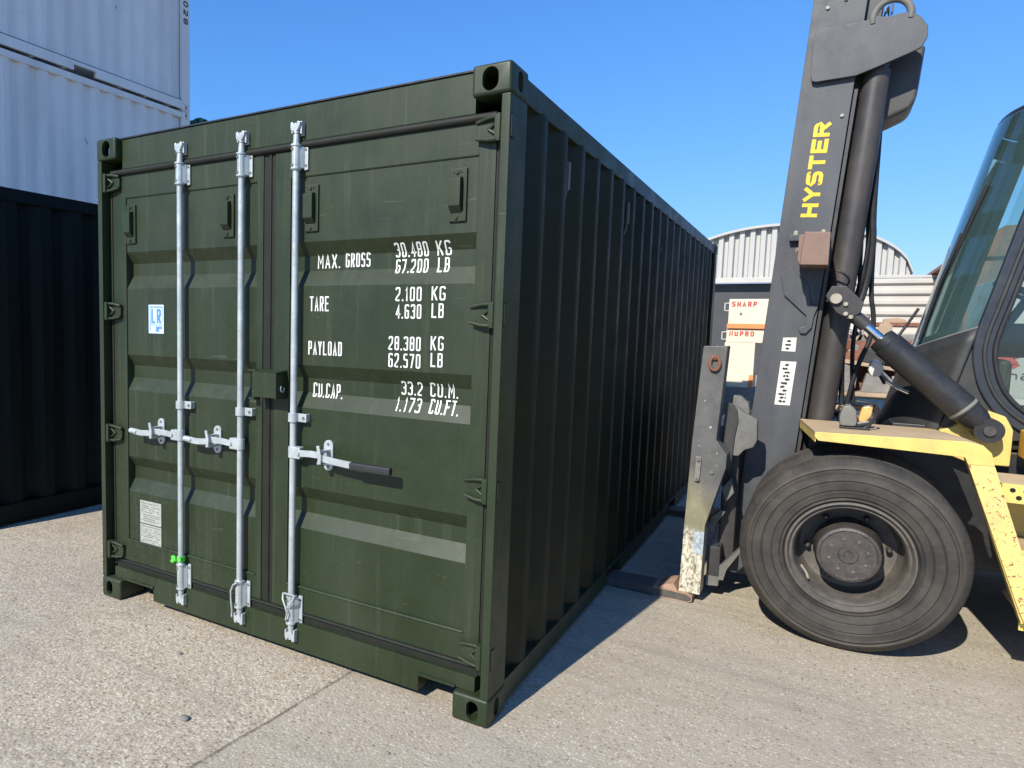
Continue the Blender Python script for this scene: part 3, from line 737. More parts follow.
# locking rods
ZI = M['zinc']
def lock_rod(door, x, side, grip):
    y = 0.020
    mb = MB()
    mb.tube([(x, y, 0.135), (x, y, 0.155), (x, y, 0.185), (x, y, 2.34), (x, y, 2.42), (x, y, 2.45)], [0.012, 0.015, 0.0158, 0.0158, 0.0158, 0.013], 18)
    # cams at both ends
    for zc, s_ in ((2.475, 1), (0.122, -1)):
        mb.cyl((x, y, zc-0.022), (x, y, zc+0.022), 0.013, n=16)
        mb.prism([(x-0.026, zc-0.006*s_), (x-0.028, zc+0.026*s_), (x-0.016, zc+0.030*s_), (x-0.010, zc+0.016*s_), (x+0.008, zc+0.018*s_), (x+0.012, zc+0.032*s_), (x+0.030, zc+0.026*s_), (x+0.026, zc+0.008*s_), (x+0.008, zc-0.016*s_), (x-0.010, zc-0.014*s_)], 'y', y-0.013, y+0.013, 0.004)
    mb.build('lock_rod', ZI, door)
    # keepers welded to header and sill
    for zc, s_, yy in ((2.478, 1, 0.0445), (0.122, -1, 0.0335)):
        mb = MB()
        mb.box(x+0.020, x+0.030, yy-0.026, yy, zc-0.028, zc+0.028, 0.003); mb.box(x-0.034, x-0.026, yy-0.022, yy, zc-0.020, zc+0.020, 0.003)
        mb.box(x-0.034, x+0.030, yy-0.008, yy, zc-0.032, zc-0.024, 0.002)
        mb.build('cam_keeper', ZI, door)
    # guides
    for zl, zh in ((2.290, 2.408), (0.172, 0.318)):
        mb = MB()
        mb.tube([(x, y, zl), (x, y, zl+0.004), (x, y, zh-0.004), (x, y, zh)], [0.018, 0.0210, 0.0210, 0.018], 18)
        for zz in (zl+0.010, zh-0.006): mb.tube([(x, y, zz-0.004), (x, y, zz+0.004)], 0.0255, 18)
        mb.prism([(x+0.010, y-0.020), (x+0.032, 0.036), (x+0.032, 0.0495), (x+0.004, 0.0495)], 'z', zl+0.012, zh-0.012, 0.002)
        mb.box(x+0.026, x+0.050, 0.040, 0.0495, zl+0.004, zh-0.004, 0.004)
        mb.build('rod_guide', ZI, door)
        mb = MB()
        for zz in (zl+0.024, zh-0.024):
            mb.cyl((x+0.040, 0.041, zz), (x+0.040, 0.0370, zz), 0.006, n=10); mb.cyl((x-0.006, y-0.020, zz), (x-0.006, y-0.0245, zz), 0.006, n=10)
        mb.split('guide_bolt', M['castgrey'], door)
    # middle clamp
    mb = MB(); mb.cyl((x, y, 1.150), (x, y, 1.190), 0.0245, n=18); mb.box(x+0.012, x+0.072, 0.024, 0.034, 1.150, 1.190, 0.004)
    mb.box(x+0.050, x+0.072, 0.030, 0.0565, 1.152, 1.188, 0.003); mb.build('rod_clamp', ZI, door)
    mb = MB(); mb.cyl((x+0.056, 0.0245, 1.170), (x+0.056, 0.020, 1.170), 0.007, n=10); mb.build('clamp_bolt', M['castgrey'], door)
    # handle hub, lever and retainer
    s = side; zc = 1.008
    mb = MB(); mb.box(*sorted((x+s*0.008, x+s*0.056)), -0.002, 0.036, zc-0.028, zc+0.028, 0.006); mb.cyl((x, y, zc-0.026), (x, y, zc+0.026), 0.0225, n=18)
    mb.cyl((x+s*0.046, -0.004, zc), (x+s*0.046, -0.009, zc), 0.010, n=12)
    mb.build('handle_hub', ZI, door)
    lv = [(0.050, 0.004, 0.0), (0.11, 0.006, 0.004), (0.17, -0.004, 0.006), (0.21, -0.014, -0.006), (0.27, -0.018, -0.010), (0.36 if grip else 0.335, -0.020, -0.004 if not grip else -0.014)]
    mb = MB(); hh = 0.015; tk = 0.006
    rings = []
    for d_, yy, dz in lv: rings.append([(x+s*d_, yy-tk, zc+dz-hh), (x+s*d_, yy-tk, zc+dz+hh), (x+s*d_, yy+tk, zc+dz+hh), (x+s*d_, yy+tk, zc+dz-hh)])
    vs = [[mb.bm.verts.new(p) for p in r] for r in rings]
    fs = [mb.bm.faces.new(vs[0]), mb.bm.faces.new(vs[-1][::-1])]
    for a, b in zip(vs, vs[1:]):
        for j in range(4): fs.append(mb.bm.faces.new((a[j], b[j], b[(j+1) % 4], a[(j+1) % 4])))
    bmesh.ops.recalc_face_normals(mb.bm, faces=fs)
    if not grip: mb.tube([(x+s*0.30, -0.019, zc-0.007), (x+s*0.352, -0.020, zc-0.003)], [0.013, 0.015], 12)
    mb.build('door_handle', ZI, door, bevel=0.002)
    if grip:
        mb = MB(); mb.box(*sorted((x+s*0.355, x+s*0.565)), -0.036, -0.006, zc-0.014-0.019, zc-0.014+0.016, 0.008); mb.build('handle_grip', M['grip'], door)
    xr = x + s*0.185
    mb = MB(); pts = []
    for i in range(9): th_ = PI*i/8; pts.append((xr+0.026*math.cos(th_), zc+0.045+0.026*math.sin(th_)))
    for i in range(9): th_ = PI+PI*i/8; pts.append((xr+0.026*math.cos(th_), zc-0.045+0.026*math.sin(th_)))
    mb.prism(pts, 'y', 0.046, 0.0565, 0.002)
    mb.box(xr-0.012, xr+0.012, -0.010, 0.050, zc+0.018, zc+0.030, 0.003); mb.box(xr-0.012, xr+0.012, -0.024, 0.050, zc-0.034, zc-0.022, 0.003)
    mb.prism([(xr-0.012, zc+0.052), (xr+0.004, zc+0.055), (xr+0.016, zc+0.010), (xr+0.014, zc-0.028), (xr-0.004, zc-0.030), (xr-0.002, zc+0.008)], 'y', -0.030, -0.022, 0.002)
    mb.build('handle_catch', ZI, door)
    mb = MB()
    for s_ in (1, -1): mb.cyl((xr, 0.047, zc+s_*0.052), (xr, 0.0435, zc+s_*0.052), 0.007, n=10)
    mb.split('catch_bolt', M['castgrey'], door)
XR = (-1.790, -1.365, -1.030)
lock_rod(dL, XR[0], -1, False); lock_rod(dL, XR[1], -1, False); lock_rod(dR, XR[2], 1, True)
# wire straps at the foot of two rods
mb = MB(); x = XR[1]
mb.tube([(x+0.012, -0.010, 0.315), (x-0.012, -0.014, 0.300), (x-0.034, -0.008, 0.262), (x-0.040, 0.0, 0.21), (x-0.042, 0.010, 0.150), (x-0.048, 0.014, 0.128), (x-0.040, 0.006, 0.12)], 0.0045, 8)
mb.build('seal_wire', ZI, dL)
mb = MB(); x = XR[2]
mb.tube([(x-0.034, 0.0, 0.325), (x-0.030, -0.008, 0.300), (x-0.006, -0.016, 0.268), (x+0.004, -0.016, 0.240), (x-0.004, -0.015, 0.205)], 0.0045, 8)
mb.tube([(x+0.034, 0.0, 0.325), (x+0.028, -0.008, 0.300), (x+0.004, -0.016, 0.268)], 0.0045, 8)
mb.tube([(x-0.034, 0.0, 0.325), (x-0.010, -0.012, 0.332), (x+0.014, -0.012, 0.332), (x+0.034, 0.0, 0.325)], 0.0045, 8)
mb.build('seal_wire', ZI, dR)
# lock box between the doors
mb = MB(); mb.prism([(-0.030, 1.376), (0.0495, 1.385), (0.0495, 1.376), (-0.026, 1.366)], 'x', -1.245, -1.095, 0.002)
mb.box(-1.245, -1.095, -0.030, -0.022, 1.255, 1.372, 0.003); mb.box(-1.103, -1.095, -0.028, 0.0495, 1.250, 1.376, 0.002); mb.box(-1.245, -1.239, -0.028, 0.0495, 1.262, 1.376, 0.002)
mb.box(-1.239, -1.103, 0.030, 0.049, 1.262, 1.376)
mb.build('lock_box', G, dR)
mb = MB(); mb.box(-1.300, -1.250, 0.000, 0.0495, 1.372, 1.382, 0.002); mb.box(-1.30, -1.265, 0.006, 0.0495, 1.235, 1.247, 0.002); mb.build('lock_staple', G, dL)
mb = MB(); pts = [(-1.1005 + 0.0085, 0.012 + 0.013*math.cos(t_), 1.300 + 0.016*math.sin(t_)) for t_ in [PI*0.75 + i*PI/6 for i in range(9)]]
mb.tube(pts, 0.003, 6); mb.build('lock_hook', ZI, dR)
# green tape on the left rod
x = XR[0]; mb = MB(); mb.cyl((x, 0.020, 0.330), (x, 0.020, 0.354), 0.0225, n=16)
mb.prism([(x-0.018, 0.352), (x-0.030, 0.362), (x-0.052, 0.352), (x-0.046, 0.342), (x-0.058, 0.322), (x-0.034, 0.318), (x-0.026, 0.334), (x-0.016, 0.328)], 'y', -0.006, 0.000, 0.002)
mb.prism([(x+0.008, 0.358), (x+0.020, 0.364), (x+0.026, 0.340), (x+0.012, 0.332)], 'y', -0.006, 0.002, 0.002)
tag(mb.build('cable_tie', M['green_tape'], None, (x, 0.02, 0.34)), 'bright green tape knotted round the foot of the leftmost door rod', 'tape')

# lettering, following the pressed sheet
LET = [('MAX.', -0.955, -0.828, 1.858, 1.921), ('GROSS', -0.798, -0.666, 1.860, 1.922),
 ('30.480', -0.536, -0.376, 1.895, 1.954), ('67.200', -0.534, -0.376, 1.827, 1.886), ('KG', -0.336, -0.270, 1.896, 1.954), ('LB', -0.332, -0.277, 1.827, 1.888),
 ('TARE', -0.970, -0.862, 1.663, 1.730), ('2.100', -0.511, -0.385, 1.708, 1.767), ('4.630', -0.508, -0.384, 1.635, 1.695), ('KG', -0.338, -0.274, 1.711, 1.768), ('LB', -0.336, -0.280, 1.640, 1.699),
 ('PAYLOAD', -0.975, -0.785, 1.464, 1.527), ('28.380', -0.540, -0.383, 1.501, 1.560), ('62.570', -0.539, -0.382, 1.428, 1.488), ('KG', -0.336, -0.276, 1.507, 1.565), ('LB', -0.334, -0.278, 1.438, 1.496),
 ('CU.CAP.', -0.970, -0.800, 1.267, 1.333), ('33.2', -0.491, -0.388, 1.310, 1.369), ('1.173', -0.511, -0.388, 1.239, 1.299), ('CU.M.', -0.350, -0.220, 1.311, 1.371), ('CU.FT.', -0.346, -0.210, 1.241, 1.302)]
mb = MB()
for txt, a, b, c, d in LET:
    add_text(mb, text_quads(txt, a, b, c, d, 0.0069, 0.36), lambda x_, z_, l_: (x_, -l_*0.0003, z_))
for zc in BRK:
    bmesh.ops.bisect_plane(mb.bm, geom=mb.bm.verts[:] + mb.bm.edges[:] + mb.bm.faces[:], plane_co=(0, 0, zc), plane_no=(0, 0, 1), dist=1e-6)
for v in mb.bm.verts: v.co.y = prof_y(v.co.z) - 0.0016 + v.co.y
mb.build('lettering', M['white_ink'], dR, smooth=False)

# certification sticker and data plate on the left door
mb = MB(); mb.box(-2.078, -1.958, 0.0545, 0.0562, 1.536, 1.690); st = mb.build('sticker', M['sticker_pale'], dL)
mb = MB(); y = 0.0535
for a in ((-2.068, -1.968, 1.675, 1.681), (-2.068, -1.968, 1.580, 1.5835), (-2.068, -2.064, 1.548, 1.675), (-1.972, -1.968, 1.590, 1.675), (-2.020, -1.972, 1.560, 1.574), (-2.020, -1.995, 1.546, 1.560)): mb.box(a[0], a[1], y, y+0.0008, a[2], a[3])
add_text(mb, text_quads('LR', -2.056, -1.980, 1.590, 1.668, 0.012, 0.35), lambda x_, z_, l_: (x_, y-0.0004-l_*0.0003, z_))
mb.build('sticker_print', M['sticker_blue'], dL)
mb = MB(); mb.box(-2.160, -1.985, 0.052, 0.0562, 0.470, 0.600, 0.003) ; mb.box(-2.160, -1.985, 0.052, 0.0562, 0.318, 0.465, 0.003)
mb.split('data_plate', M['plate_al'], dL)
mb = MB(); random.seed(3); z = 0.588; half = False
while z > 0.335:
    if z < 0.47 and not half: half = True; mb.build('plate_print', M['castgrey'], dL); mb = MB()
    if not 0.462 < z < 0.482:
        xx = -2.150
        while xx < -2.000:
            wl = random.uniform(0.006, 0.022)
            if random.random() < 0.75: mb.box(xx, min(xx+wl, -1.995), 0.0512, 0.0518, z-0.003, z+0.0005)
            xx += wl + 0.004
    z -= random.choice((0.011, 0.011, 0.016))
mb.build('plate_print', M['castgrey'], dL)

# ---- other containers of the yard
def yard_container(label, X1, Y0, Z0, mt, group):
    t = thing('shipping_container', label, 'shipping container', (X1 - 1.219, Y0 + 3.03, Z0), group)
    container_shell(t, X1, Y0, Z0, mt)
    return t
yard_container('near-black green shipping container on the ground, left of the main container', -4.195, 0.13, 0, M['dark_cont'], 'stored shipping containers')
yard_container('lower of the two stacked white shipping containers, above the dark one', -8.4, 0.035, 2.592, M['white_cont'], 'stored shipping containers')
wtop = yard_container('white shipping container on top of the stack, dark fork pocket in its lower rail', -8.4, 0.035, 5.19, M['white_cont'], 'stored shipping containers')
# black numbers down its end post
mb = MB()
for i, ch in enumerate('028'):
    q = text_quads(ch, 0, 0.09, 0, 0.095, 0.020)
    zc = 6.99 - i*0.14
    add_text(mb, q, lambda a_, b_, l_: (-8.4 + 0.001 + l_*0.0005, 6.035 - (0.095 - b_) + 0.01, zc - a_))
mb.build('container_number', M['black_ink'], wtop, smooth=False)
yard_container('bottle green shipping container whose roof edge shows behind the white stack', -8.4, 6.32, 2.595, M['teal_cont'], 'stored shipping containers')

# ------------------------------------------------------------------ the forklift (drives towards -X, forks under the container)
lift = thing('forklift', 'large yellow and black forklift with its forks under the green container', 'forklift', (2.8, 3.03, 0))
CY = 3.03
ml = lambda z: 0.617 + 0.07*z           # leaning left edge of the mast
def lean(mb, a, b, y0, y1, z0, z1, bev=0.0):
    mb.prism([(ml(z0)+a, z0), (ml(z0)+b, z0), (ml(z1)+b, z1), (ml(z1)+a, z1)], 'y', y0, y1, bev); return mb
# mast channels, near and far
for sgn in (1, -1):
    Yf = lambda y: y if sgn > 0 else 2*CY - y
    mb = MB(); ya, yb = sorted((Yf(2.345), Yf(2.375)))
    lean(mb, 0, 0.262, ya, yb, 0.10, 3.72, 0.003)
    for a, b in ((0.0, 0.030), (0.232, 0.262)):
        y1, y2 = sorted((Yf(2.3755), Yf(2.455))); lean(mb, a+0.0005, b-0.0005, y1, y2, 0.101, 3.719, 0.003)
    mb.build('mast_channel', M['mast'], lift)
    mb = MB(); ya, yb = sorted((Yf(2.465), Yf(2.49))); lean(mb, 0.035, 0.30, ya, yb, 0.14, 3.9)
    for a, b in ((0.035, 0.065), (0.27, 0.30)):
        y1, y2 = sorted((Yf(2.4905), Yf(2.56))); lean(mb, a+0.0005, b-0.0005, y1, y2, 0.141, 3.899)
    mb.build('inner_mast', M['mast_dark'], lift)
    mb = MB(); z0, z1, z2 = 0.45, 3.10, 3.8
    mb.tube([(ml(z0)+0.362, Yf(2.425), z0), (ml(z1)+0.362, Yf(2.425), z1)], 0.068, 28)
    mb.tube([(ml(z1)+0.362, Yf(2.425), z1), (ml(z1+0.05)+0.362, Yf(2.425), z1+0.05)], 0.056, 28)
    mb.build('lift_cylinder', M['cyl'], lift)
    mb = MB(); mb.cyl((ml(z1)+0.362, Yf(2.425), z1+0.04), (ml(z2)+0.362, Yf(2.425), z2), 0.034, n=18); mb.build('lift_rod', M['chrome'], lift)
    mb = MB(); lean(mb, 0.268, 0.285, *sorted((Yf(2.352), Yf(2.45))), 0.9, 3.0); mb.build('mast_strip', M['mast_dark'], lift)
# cross members
mb = MB(); lean(mb, 0.07, 0.25, 2.50, 2*CY-2.50, 3.55, 3.72, 0.004); mb.build('mast_crossbar', M['mast'], lift)
mb = MB(); lean(mb, 0.265, 0.30, 2.58, 2*CY-2.58, 2.45, 2.60, 0.004); mb.build('mast_crossbar', M['mast'], lift)
mb = MB(); lean(mb, 0.20, 0.262, 2.38, 2*CY-2.38, 0.28, 0.46, 0.004); mb.build('mast_crossbar', M['mast'], lift)
# big side plate at the top with lifting ring and sheave guard
mb = MB(); mb.prism([(0.876, 3.10), (0.876, 3.290), (0.888, 3.332), (0.913, 3.349), (1.083, 3.35), (1.136, 3.355), (1.17, 3.368), (1.215, 3.352), (1.292, 3.362), (1.345, 3.343), (1.37, 3.320), (1.401, 3.270), (1.405, 3.215), (1.382, 3.163), (1.325, 3.139), (1.207, 3.098), (1.094, 3.062), (0.905, 3.058), (0.884, 3.066)], 'y', 2.312, 2.336, 0.004)
mb.build('mast_bracket', M['mast'], lift)
mb = MB(); cx, cz = 1.238, 3.352; n = 24
pts = [(cx + 0.086*math.cos(PI*i/n), 2.324, cz + 0.092*math.sin(PI*i/n)) for i in range(-2, n+3)]
mb.tube(pts, 0.019, 12); mb.build('lifting_ring', M['castgrey'], lift)
mb = MB(); mb.prism([(1.13, 3.25), (1.415, 3.24), (1.398, 3.00), (1.392, 2.945), (1.366, 2.900), (1.258, 2.850), (1.20, 2.85), (1.13, 2.95)], 'y', 2.50, 2.80, 0.02); mb.build('sheave_guard', M['mast_dark'], lift)
mb = MB(); mb.cyl((1.165, 2.40, 3.43), (1.165, 2.47, 3.43), 0.085, n=28); mb.build('chain_pulley', M['mast_dark'], lift)
# bolts on the channel
mb = MB()
for px, pz in ((0.935, 3.47), (0.932, 3.54), (1.02, 3.50), (1.045, 2.86)): mb.cyl((px, 2.345, pz), (px, 2.335, pz), 0.009, n=12)
mb.split('mast_bolt', M['bolt'], lift)
# weld seam / chips line on side plate
# the yellow name running up the mast
mb = MB()
u = Vector((0.070, 1.0)).normalized(); vv = Vector((-u.y, u.x))
o0 = Vector((0.960, 2.296))
add_text(mb, text_quads('HYSTER', 0.0, 0.535, 0.0, 0.083, 0.0205, 0.16), lambda a_, b_, l_: ((o0 + u*a_ + vv*b_).x, 2.3435 - l_*0.0006, (o0 + u*a_ + vv*b_).y))
mb.build('name_lettering', M['yellow_ink'], lift, smooth=False)
# brown lamp housing on the mast
mb = MB(); mb.prism([(0.912, 2.180), (1.036, 2.172), (1.036, 1.992), (0.900, 1.998)], 'y', 2.050, 2.300, 0.006)
mb.prism([(0.885, 2.165), (0.9115, 2.178), (0.8995, 1.998), (0.885, 2.03)], 'y', 2.12, 2.300, 0.004)
mb.build('lamp_housing', M['brown'], lift)
mb = MB(); mb.box(0.83, 1.035, 2.3005, 2.3445, 2.160, 2.196, 0.003); mb.build('lamp_bracket', M['mast'], lift)
mb = MB()
for px in (0.862, 1.000): mb.tube([(px, 2.33, 2.196), (px, 2.33, 2.212), (px, 2.33, 2.222)], [0.014, 0.014, 0.007], 12)
mb.split('lamp_bolt', M['bolt'], lift)
mb = MB(); mb.cyl((0.886, 2.16, 2.09), (0.876, 2.155, 2.09), 0.014, n=12); mb.build('lamp_screw', M['bolt'], lift)
# hook shaped gusset on the mast side and the tilt cylinder clevis plate
mb = MB(); mb.prism([(0.800, 1.965), (0.850, 2.015), (0.945, 1.905), (0.965, 1.79), (1.005, 1.785), (0.985, 1.725), (0.978, 1.655), (0.950, 1.618), (0.920, 1.620), (0.910, 1.650), (0.945, 1.665), (0.945, 1.725), (0.825, 1.845)], 'y', 2.326, 2.3445, 0.004)
mb.build('mast_gusset', M['mast'], lift)
# decals
def decal(name, poly, y=2.3425):
    mb = MB(); mb.prism(poly, 'y', y, y+0.0022); d = mb.build(name, M['label'], lift)
    x0 = min(p[0] for p in poly); x1 = max(p[0] for p in poly); z0 = min(p[1] for p in poly); z1 = max(p[1] for p in poly)
    mb = MB(); rnd = random.Random(int(z0*1000))
    zz = z1 - 0.022
    while zz > z0 + 0.016:
        if rnd.random() < 0.95:
            xx = x0 + 0.022 + (zz - z0)*0.05; xe = x1 - 0.02 - (z1-zz)*0.05
            for k_ in range(3):
                xa = rnd.uniform(xx, xe-0.012); wl = rnd.uniform(0.006, 0.02)
                pts = [(xa + wl*rnd.uniform(0.3, 1)*math.cos(t_), zz + 0.010*rnd.uniform(0.4, 1)*math.sin(t_)) for t_ in [i*PI/3 for i in range(6)]]
                mb.prism(pts, 'y', y - 0.0008 - 0.0002*k_, y - 0.0002)
        zz -= 0.022
    mb.build('decal_print', M['black_ink'], d, smooth=False)
decal('warning_decal', [(0.836, 1.592), (0.906, 1.594), (0.904, 1.510), (0.832, 1.512)])
decal('warning_decal', [(0.832, 1.450), (0.914, 1.450), (0.896, 1.186), (0.815, 1.186)])
# tilt cylinder
A, B = Vector((1.085, 2.20, 1.808)), Vector((1.790, 2.20, 1.142)); D = (B-A).normalized()
mb = MB(); mb.prism([(1.035, 1.83), (1.060, 1.885), (1.130, 1.885), (1.215, 1.795), (1.205, 1.740), (1.150, 1.700), (1.09, 1.74)], 'y', 2.155, 2.175, 0.004)
mb.prism([(1.035, 1.83), (1.060, 1.885), (1.130, 1.885), (1.215, 1.795), (1.205, 1.740), (1.150, 1.700), (1.09, 1.74)], 'y', 2.225, 2.245, 0.004)
mb.box(1.04, 1.09, 2.1755, 2.2245, 1.80, 1.85); mb.cyl((1.085, 2.246, 1.82), (1.085, 2.344, 1.82), 0.04, n=18)
mb.build('cylinder_clevis', M['mast_dark'], lift)
mb = MB(); mb.cyl((1.085, 2.156, 1.815), (1.085, 2.130, 1.815), 0.028, n=20); mb.build('clevis_pin', M['bolt'], lift)
mb = MB()
for px, pz in ((1.132, 1.785), (1.135, 1.732), (1.160, 1.715)): mb.cyl((px, 2.156, pz), (px, 2.142, pz), 0.011, n=12)
mb.split('clevis_bolt', M['bolt'], lift)
mb = MB(); mb.cyl(A + D*0.07, A + D*0.21, 0.036, n=18); mb.build('rod_end', M['mast_dark'], lift)
mb = MB(); mb.cyl(A + D*0.14, A + D*0.42, 0.024, n=20); mb.build('tilt_rod', M['chrome'], lift)
mb = MB(); mb.tube([A + D*t_ for t_ in (0.300, 0.305, 0.345, 0.350, 0.84, 0.845)], [0.045, 0.066, 0.068, 0.075, 0.075, 0.070], 28); mb.build('tilt_cylinder', M['black'], lift)
mb = MB(); mb.tube([A + D*t_ for t_ in (0.815, 0.825, 0.83)], [0.0765, 0.0775, 0.0765], 28); mb.build('cylinder_band', M['grey_plastic'], lift)
mb = MB(); mb.tube([A + D*t_ for t_ in (0.84, 0.90, 0.94)], [0.070, 0.066, 0.050], 28)
mb.cyl((1.790, 2.145, 1.142), (1.790, 2.255, 1.142), 0.062, n=28)
mb.build('cylinder_eye', M['black'], lift)
mb = MB(); mb.cyl((1.790, 2.146, 1.142), (1.790, 2.130, 1.142), 0.026, n=20); mb.build('eye_pin', M['hub'], lift)
# hoses behind the mast
for pts, r_ in (([(1.232, 2.50, 2.90), (1.235, 2.50, 2.32), (1.252, 2.50, 2.15), (1.235, 2.50, 1.90), (1.185, 2.47, 1.72), (1.12, 2.42, 1.66), (1.07, 2.42, 1.60)], 0.017),
                ([(1.21, 2.54, 2.75), (1.215, 2.54, 2.35), (1.235, 2.54, 2.10), (1.20, 2.54, 1.88), (1.165, 2.54, 1.74), (1.14, 2.5, 1.5), (1.16, 2.5, 1.2)], 0.015),
                ([(1.225, 2.58, 2.33), (1.255, 2.58, 2.20), (1.262, 2.58, 1.85), (1.285, 2.58, 1.75), (1.29, 2.58, 1.62), (1.22, 2.56, 1.42), (1.18, 2.56, 1.15)], 0.013),
                ([(1.19, 2.62, 2.30), (1.20, 2.62, 2.0), (1.215, 2.62, 1.80), (1.19, 2.6, 1.55), (1.22, 2.6, 1.2)], 0.012),
                ([(1.045, 2.30, 1.99), (1.10, 2.28, 1.975), (1.15, 2.30, 1.93), (1.13, 2.34, 1.89), (1.10, 2.35, 1.86)], 0.006),
                ([(1.50, 2.62, 1.78), (1.44, 2.62, 1.66), (1.36, 2.60, 1.52), (1.33, 2.58, 1.40), (1.36, 2.5, 1.34)], 0.008)):
    # smooth the path
    P_ = [Vector(p) for p in pts]
    for _ in range(2):
        Q = [P_[0]]
        for a, b in zip(P_, P_[1:]): Q += [a*0.75+b*0.25, a*0.25+b*0.75]
        P_ = Q + [P_[-1]]
    MB().tube(P_, r_, 10).build('hydraulic_hose', M['hose'], lift)

# carriage and forks
for sgn in (1, -1):
    Yf = lambda y: y if sgn > 0 else 2*CY - y
    ya, yb = sorted((Yf(1.93), Yf(2.07)))
    mb = MB(); mb.prism([(0.452, 1.533), (0.581, 1.537), (0.566, 1.225)][:3 if sgn > 0 else 0] + [(0.553, 0.991), (0.614, 0.908), (0.613, 0.834), (0.523, 0.475), (0.519, 0.052), (0.400, 0.052), (0.408, 0.461), (0.423, 0.977)], 'y', ya, yb, 0.006)
    mb.build('carriage_arm', M['shank'], lift)
    ya, yb = sorted((Yf(1.905), Yf(2.085)))
    mb = MB(); mb.prism([(-1.35, 0.022), (-1.35, 0.032), (-0.4, 0.048), (0.30, 0.056), (0.397, 0.050), (0.45, 0.050), (0.475, 0.036), (0.478, 0.018), (0.46, 0.004), (-1.30, 0.004)], 'y', ya, yb, 0.004)
    mb.build('fork', M['bare_dark'], lift)
    MB().prism([(0.28, 0.0565), (0.33, 0.086), (0.375, 0.099), (0.396, 0.060), (0.397, 0.0515), (0.30, 0.0565)], 'y', ya+0.002, yb-0.002, 0.003).build('fork_heel', M['rust_pale'], lift)
    MB().prism([(0.26, 0.055), (0.26, 0.0585), (0.45, 0.0535), (0.479, 0.038), (0.482, 0.016), (0.462, 0.002), (0.26, 0.002), (0.26, 0.006), (0.46, 0.006), (0.4775, 0.018), (0.4745, 0.036), (0.45, 0.050)], 'y', ya-0.003, yb+0.003).build('fork_shoe', M['rust_pale'], lift)
    if sgn > 0:
        # bolt-on wear plate, shackle ring, roller bracket, feet
        mb = MB(); mb.prism([(0.452, 0.885), (0.482, 0.885), (0.478, 0.735), (0.448, 0.735)], 'y', *sorted((Yf(1.918), Yf(1.9295))), 0.003); mb.build('wear_plate', M['bare'], lift)
        mb = MB()
        for pz in (0.868, 0.750): mb.cyl((0.466, Yf(1.918), pz), (0.466, Yf(1.908), pz), 0.010, n=12)
        for px, pz in ((0.540, 0.80),): mb.cyl((px, Yf(1.9295), pz), (px, Yf(1.920), pz), 0.012, n=12)
        mb.split('arm_bolt', M['castgrey'], lift)
        mb = MB(); cx, cz = 0.520, 1.435
        pts = [(cx + 0.026*math.cos(t_), Yf(1.915), cz + 0.040*math.sin(t_)) for t_ in [PI*0.5 + i*2*PI/20 for i in range(21)]]
        mb.tube(pts, 0.009, 10); mb.tube([(cx, Yf(1.929), cz+0.040), (cx, Yf(1.910), cz+0.034)], 0.014, 10); mb.build('shackle', M['rust'], lift)
    if sgn > 0:
        mb = MB(); mb.prism([(0.600, 1.243), (0.650, 1.238), (0.690, 1.20), (0.700, 1.155), (0.70, 1.06), (0.60, 1.06)], 'y', 2.14, 2.20, 0.008); mb.build('carriage_bracket', M['castgrey'], lift)
        mb = MB(); mb.prism([(0.600, 1.185), (0.640, 1.175), (0.670, 1.150), (0.748, 1.110), (0.752, 0.985), (0.735, 0.945), (0.69, 0.925), (0.66, 0.885), (0.605, 0.885), (0.620, 1.05)], 'y', 2.085, 2.139, 0.008); mb.build('carriage_bracket', M['castgrey'], lift)
        mb = MB(); mb.prism([(0.575, 1.205), (0.615, 1.195), (0.640, 1.16), (0.648, 1.10), (0.635, 1.0), (0.625, 0.80), (0.57, 0.80)], 'y', 2.0705, 2.084, 0.004); mb.build('carriage_pad', M['mast_dark'], lift)
        mb = MB(); mb.prism([(0.53, 0.410), (0.56, 0.410), (0.565, 0.455), (0.61, 0.535), (0.585, 0.545), (0.53, 0.490)], 'y', 2.10, 2.16, 0.004); mb.build('carriage_foot', M['castgrey'], lift)
        mb = MB(); mb.prism([(0.53, 0.072), (0.60, 0.080), (0.60, 0.120), (0.625, 0.120), (0.64, 0.19), (0.72, 0.33), (0.70, 0.33), (0.61, 0.215), (0.57, 0.205), (0.53, 0.145)], 'y', 2.075, 2.16, 0.004); mb.build('carriage_foot', M['castgrey'], lift)
        mb = MB(); mb.prism([(0.58, 0.68), (0.63, 0.75), (0.65, 0.66), (0.61, 0.60)], 'y', 2.09, 2.15, 0.004); mb.build('carriage_foot', M['castgrey'], lift)
mb = MB(); mb.box(0.50, 0.57, 2.0705, 2*CY-2.0705, 0.88, 1.06, 0.005); mb.build('carriage_bar', M['mast_dark'], lift)
mb = MB(); mb.box(0.53, 0.60, 2.0705, 2*CY-2.0705, 0.14, 0.32, 0.005); mb.build('carriage_bar', M['mast_dark'], lift)
for yy in (2.42, 2*CY-2.42):
    mb = MB(); mb.box(0.571, 0.665, yy-0.03, yy+0.03, 0.30, 1.02, 0.005); mb.build('carriage_upright', M['mast_dark'], lift)
mb = MB(); mb.box(0.571, 0.66, 2.20, 2.28, 0.22, 0.92, 0.01); mb.build('carriage_upright', M['mast_dark'], lift)

